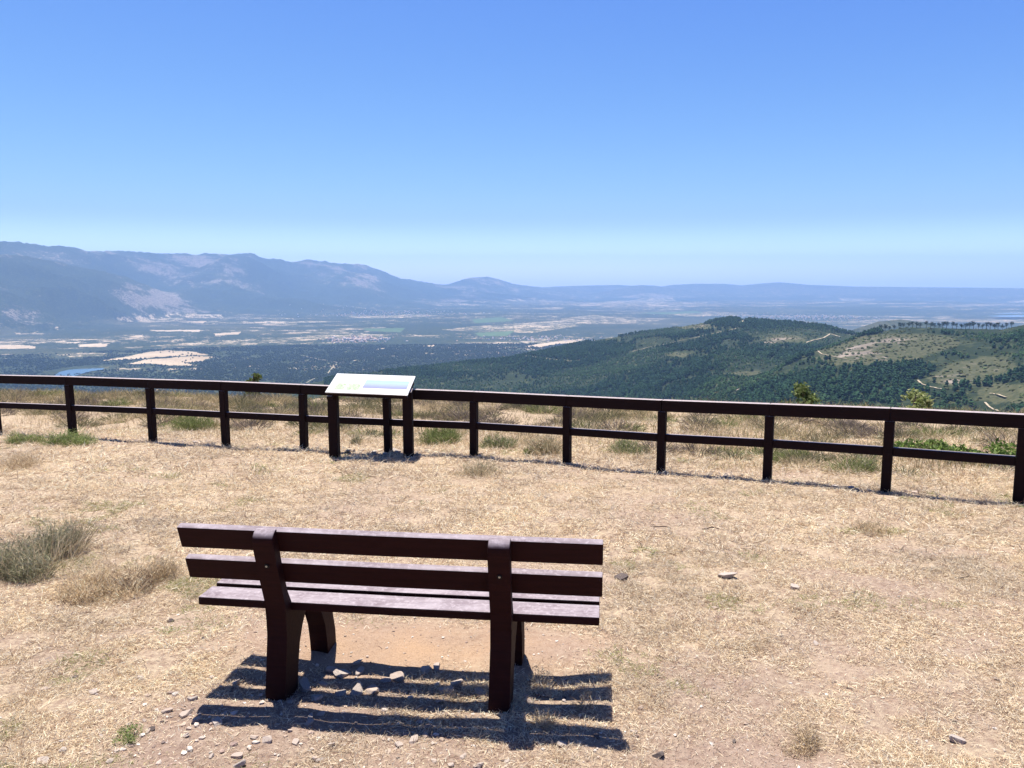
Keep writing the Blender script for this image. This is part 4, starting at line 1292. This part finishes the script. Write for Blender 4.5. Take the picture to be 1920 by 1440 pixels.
sapling("conical dark green young tree rising behind the fence right of centre", 1510, 724, 88, 20.0, 1.3, TRG, 3, 16, lambda f: 1.0 - 0.72 * f, 3000, 0.045)
sapling("pale yellow green young tree rising behind the fence near the right end", 1716, 740, 66, 19.0, 1.1, TRY, 5, 13, lambda f: 1.0 - 0.35 * f, 2400, 0.05)
sapling("small dark green treetop peeping over the rail left of the information panel", 474, 700, 40, 24.0, 1.0, TRG, 8, 9, lambda f: 0.9 - 0.5 * f, 1100, 0.05)

# ============================================================ STONES
tst = NT("pale_slate_stone")
sn = tst.noise(tst.obj(), 30, 5, 0.65)
oi = tst.n("ShaderNodeObjectInfo").outputs['Random']
scol = tst.mix(tst.remap(sn, 0.3, 0.7), (0.24, 0.20, 0.175), (0.48, 0.42, 0.37))
scol = tst.mix(tst.math('MULTIPLY', oi, 0.5), scol, (0.45, 0.33, 0.25))
M_STONE = tst.principled(scol, 0.9, 0.2, tst.bump(sn, 0.5, 0.004))
tdk = NT("dark_slate_stone")
M_DARK = tdk.principled(tdk.mix(tdk.remap(tdk.noise(tdk.obj(), 30, 5), 0.3, 0.7), (0.05, 0.04, 0.037), (0.14, 0.11, 0.10)), 0.9, 0.2)
def stone_mesh(seed, flatness):
    g_ = np.random.default_rng(seed)
    bm = bmesh.new()
    bmesh.ops.create_icosphere(bm, subdivisions=3, radius=0.5)
    planes = [(g_.normal(size=3) * np.array([1, 1, 0.35]), 0.20 + 0.18 * g_.random()) for _ in range(7)] + [(np.array([0.1, 0.15, 1.0]), 0.2), (np.array([-0.1, 0.1, -1.0]), 0.25)]
    for v_ in bm.verts:
        p = np.array(v_.co)
        for nn, dd in planes:
            nn = nn / np.linalg.norm(nn)
            k = p @ nn - dd
            if k > 0:
                p = p - nn * k
        p = p * np.array([1.0, 0.72, flatness])
        p += g_.normal(size=3) * 0.004
        v_.co = p
    me = bpy.data.meshes.new("stone")
    bmesh.ops.recalc_face_normals(bm, faces=bm.faces)
    bm.to_mesh(me); bm.free()
    return me
SM = [stone_mesh(600 + k, 0.34 + 0.06 * (k % 5)) for k in range(9)]
for m_ in SM: m_.materials.append(M_STONE)
SD = [m_.copy() for m_ in SM[:4]]
for m_ in SD:
    m_.materials.clear(); m_.materials.append(M_DARK)
def stone(px, py, wpx, label, group, dark=False):
    P = on_ground(px, py)
    zc = P[1] * math.cos(PITCH) + (EYE - P[2]) * math.sin(PITCH)
    s = wpx / F * zc * 1.4
    o = bpy.data.objects.new("stone", random.choice(SD if dark else SM))
    COL.objects.link(o)
    z = float(ground_z(np.array([P[0]]), np.array([P[1]]))[0])
    o.location = (P[0], P[1], z + s * 0.10)
    o.scale = (s, s * random.uniform(0.75, 1.2), s * random.uniform(0.8, 1.2))
    o.rotation_euler = (random.gauss(0, 0.22), random.gauss(0, 0.22), random.uniform(0, 6.28))
    return tag(o, label, "stone", group)
def z6(l, lab, grp):
    for a, b, w in l: stone(300 + a / 2.0426, 1150 + b / 2.0426, w / 2.0426, lab, grp)
z6([(222, 420, 48), (135, 407, 30), (110, 440, 26), (410, 490, 40), (520, 500, 36), (298, 545, 40), (300, 575, 44), (575, 405, 28), (570, 428, 34), (620, 392, 30), (598, 558, 36),
    (655, 510, 24), (245, 382, 24), (365, 478, 30), (105, 470, 22), (92, 385, 50), (30, 375, 36), (125, 333, 30), (500, 460, 16), (450, 440, 16), (340, 382, 20), (700, 505, 18), (195, 550, 24)],
   "small pale flat stone on stony soil below the left half of the bench shadow", "pale stones on the soil below the bench shadow")
z6([(915, 500, 38), (975, 485, 44), (1110, 578, 30), (1225, 580, 40), (1160, 548, 28), (1540, 508, 34), (1205, 585, 22), (880, 530, 22), (1050, 565, 26), (1330, 560, 20)],
   "small pale stone on the soil below the right half of the bench shadow", "pale stones below the right half of the bench shadow")
z6([(290, 268, 44), (770, 220, 46), (630, 270, 36), (750, 298, 70), (815, 290, 60), (1065, 335, 30), (1410, 318, 44), (1250, 237, 36), (660, 205, 36), (1545, 245, 34), (1130, 262, 50), (900, 240, 60),
    (1020, 205, 50), (1060, 200, 46), (700, 225, 60), (560, 285, 70), (600, 330, 50), (1090, 290, 60), (1220, 295, 60), (870, 250, 40), (500, 230, 40), (1410, 335, 30), (760, 185, 40), (1600, 258, 30), (690, 300, 40)],
   "stone lying under the bench, partly in its striped shadow", "stones in the striped shadow under the bench")
for a, b, w in [(768, 952, 46), (243, 1012, 48), (500, 1022, 50), (1035, 1075, 36), (905, 1132, 42), (345, 1283, 42), (345, 1330, 48), (235, 1395, 72), (350, 1240, 26), (795, 1230, 28), (780, 1183, 28),
                (1000, 1265, 30), (715, 935, 40), (525, 965, 32), (1020, 990, 26), (455, 1320, 26), (545, 1270, 30)]:
    stone(a / 2.88, 940 + b / 2.88, w / 2.88, "pale flat stone lying in dry grass at the lower left of the lookout", "pale stones at the lower left")
for a, b in ((925, 650), (1100, 745), (820, 1222), (405, 935)):
    stone(a / 2.88, 940 + b / 2.88, 12, "small dark stone lying in the straw left of the bench", "dark stones left of the bench", True)
for a, b, w, lab in [(205, 258, 95, "long flat grey stone in the straw right of the bench"), (580, 322, 62, "flat grey green stone right of the long flat one"), (130, 425, 44, "pale upright stone right of the bench seat"),
                     (710, 632, 36, "small white stone in the straw at the middle right"), (1765, 828, 34, "small white stone near the right edge of the lookout"), (1545, 1185, 80, "flat oval stone at the lower right of the lookout")]:
    stone(1300 + a / 3.097, 1000 + b / 3.097, w / 3.097, lab, "single stones right of the bench")
for a, b in ((955, 1300), (905, 885), (1515, 1080), (235, 1225), (1130, 660), (930, 350)):
    stone(1300 + a / 3.097, 1000 + b / 3.097, 10, "small dark clod on the straw at the lower right of the lookout", "dark clods on the right", True)
stone(1165, 1085, 26, "dark stone half sunk in the grass right of the bench back", None, True)
stone(1236, 1414, 24, "brown wedge of rock at the bottom edge right of the bench", None, True)
stone(1120, 1384, 14, "small reddish stone at the right tip of the bench shadow", None, True)
stone(1303, 849, 10, "small white stone behind the fence right of its middle", None)
stone(1467, 880, 10, "small white stone behind the fence beside the fourth post from the right", None)
# stones heaped along the foot of the fence
for P, Qp in zip(FENCE[2:-1], FENCE[3:]):
    for k in range(5):
        f = random.random() ** 1.6
        X = P + (Qp - P) * f
        px, py = project(np.array([X[0], X[1] + random.uniform(-0.12, 0.2), X[2]]))
        stone(px, py, random.uniform(5, 13), "small stone at the foot of the fence line", "stones along the foot of the fence", random.random() < 0.35)
for px, py, w in ((742, 850, 18), (700, 850, 16), (652, 848, 14), (680, 845, 12), (760, 845, 16), (720, 856, 14)):
    stone(px, py, w, "stone at the foot of the information panel", "stones under the information panel", False)

# gravel too fine to count
def gravel(n, xr, yr, mask, smin, smax, name, label, mat):
    x = xr[0] + (xr[1] - xr[0]) * rng.random(n); y = yr[0] + (yr[1] - yr[0]) * rng.random(n)
    k = rng.random(n) < mask(x, y)
    x, y = x[k], y[k]; n = len(x)
    s = smin + (smax - smin) * rng.random(n) ** 3
    P = np.stack([x, y, ground_z(x, y) - s * 0.15], -1)
    var = []
    for q in range(6):
        g_ = np.random.default_rng(700 + q)
        bm = bmesh.new(); bmesh.ops.create_icosphere(bm, subdivisions=1, radius=0.5)
        Vv = np.array([v_.co[:] for v_ in bm.verts]); Ff = np.array([[v_.index for v_ in f.verts] for f in bm.faces]); bm.free()
        Vv = Vv * (1 + 0.25 * g_.normal(size=(len(Vv), 1))) * np.array([1, 0.75, 0.5]); Vv[:, 2] += 0.25
        var.append((Vv, Ff))
    base = np.array([(0.44, 0.37, 0.315), (0.38, 0.29, 0.225), (0.52, 0.46, 0.40), (0.30, 0.22, 0.18), (0.13, 0.10, 0.09)])
    col = base[rng.choice(5, n, p=[0.3, 0.3, 0.15, 0.15, 0.10])] * (0.8 + 0.4 * rng.random((n, 1)))
    o = scatter_mesh(name, P, np.stack([s, s], -1), var, col, mat)
    return tag(o, label, "gravel", kind='stuff')
tgv = NT("gravel_chips")
M_GRAVEL = tgv.principled(tgv.attr('Col'), 0.95, 0.1)
def m_grav(x, y):
    s, b, stn = straw(x, y)
    return np.clip(0.10 + 0.5 * (1 - s) + 0.6 * stn, 0, 1) * np.where(y > 4.5, 0.35, 1)
gravel(26000, (-4.5, 4.5), (2.0, 7.5), m_grav, 0.004, 0.022, "gravel", "fine slate chips and clods scattered over the trodden ground", M_GRAVEL)
def m_stony(x, y):
    s, b, stn = straw(x, y)
    return np.clip(0.02 + stn * np.where(y > 2.75, 1.0, 0.45) * (0.5 + 0.7 * fbm(x / 0.3, y / 0.3, 95, 3)), 0, 1)
gravel(3000, (-2.0, 1.2), (2.1, 3.9), m_stony, 0.006, 0.040, "gravel", "broken slate chips on the stony soil under and behind the bench", M_GRAVEL)
def m_fl(x, y):
    return np.exp(-((y - fence_y(x) - 0.02) / 0.14) ** 2)
gravel(16000, (-8.5, 6.0), (6.5, 14), m_fl, 0.012, 0.055, "gravel", "chips of slate along the foot of the fence", M_GRAVEL)
# droppings: a patch of dark pellets left of the bench
cP = on_ground(310, 972)
def m_pel(x, y):
    return np.exp(-(((x - cP[0]) / 0.16) ** 2 + ((y - cP[1]) / 0.14) ** 2))
tpl = NT("dark_pellets")
M_PEL = tpl.principled((0.055, 0.04, 0.03), 0.9, 0.1)
gravel(500, (cP[0] - 0.4, cP[0] + 0.4), (cP[1] - 0.4, cP[1] + 0.4), m_pel, 0.012, 0.022, "droppings", "patch of small dark pellets on the grass left of the bench", M_PEL)

# twigs
def twig(px, py, lpx, ang, label):
    P = on_ground(px, py)
    zc = P[1]
    L = lpx / F * zc
    bm = bmesh.new()
    n = 6
    pts = []
    for k in range(n):
        f = k / (n - 1) - 0.5
        pts.append((f * L, 0.015 * math.sin(f * 7 + ang * 3), 0.008 + 0.006 * math.cos(f * 5)))
    ns = 6
    rings = [[bm.verts.new((p[0], p[1] + 0.005 * math.cos(a), p[2] + 0.005 * math.sin(a))) for a in [i * 6.283 / ns for i in range(ns)]] for p in pts]
    for a, b in zip(rings[:-1], rings[1:]):
        for i in range(ns): bm.faces.new((a[i], a[(i + 1) % ns], b[(i + 1) % ns], b[i]))
    o = bm_obj("twig", bm, M_BARK)
    o.location = (P[0], P[1], float(ground_z(np.array([P[0]]), np.array([P[1]]))[0]))
    o.rotation_euler = (0, 0, ang)
    tag(o, label, "twig")
twig(1238, 991, 40, -0.25, "short dark twig on the grass right of the bench back")
twig(1332, 993, 34, 0.1, "thin grey twig right of the short dark one")
twig(1812, 1082, 40, -0.1, "dark twig in the straw near the right edge")

# ============================================================ HAZE
bm = bmesh.new()
bmesh.ops.create_cube(bm, size=1.0)
bmesh.ops.scale(bm, vec=(50600, 50600, 820 + 560), verts=bm.verts[:])
bmesh.ops.translate(bm, vec=(0, 0, (820 - 560) / 2), verts=bm.verts[:])
hz = NT("valley_air")
vol = hz.n("ShaderNodeVolumePrincipled", {'Color': (0.375, 0.595, 1.0, 1), 'Density': 6.2e-5, 'Anisotropy': 0.0})
hz.t.links.new(vol.outputs[0], hz.out.inputs['Volume'])
haze = bm_obj("haze", bm, hz.m)
tag(haze, kind='stuff')
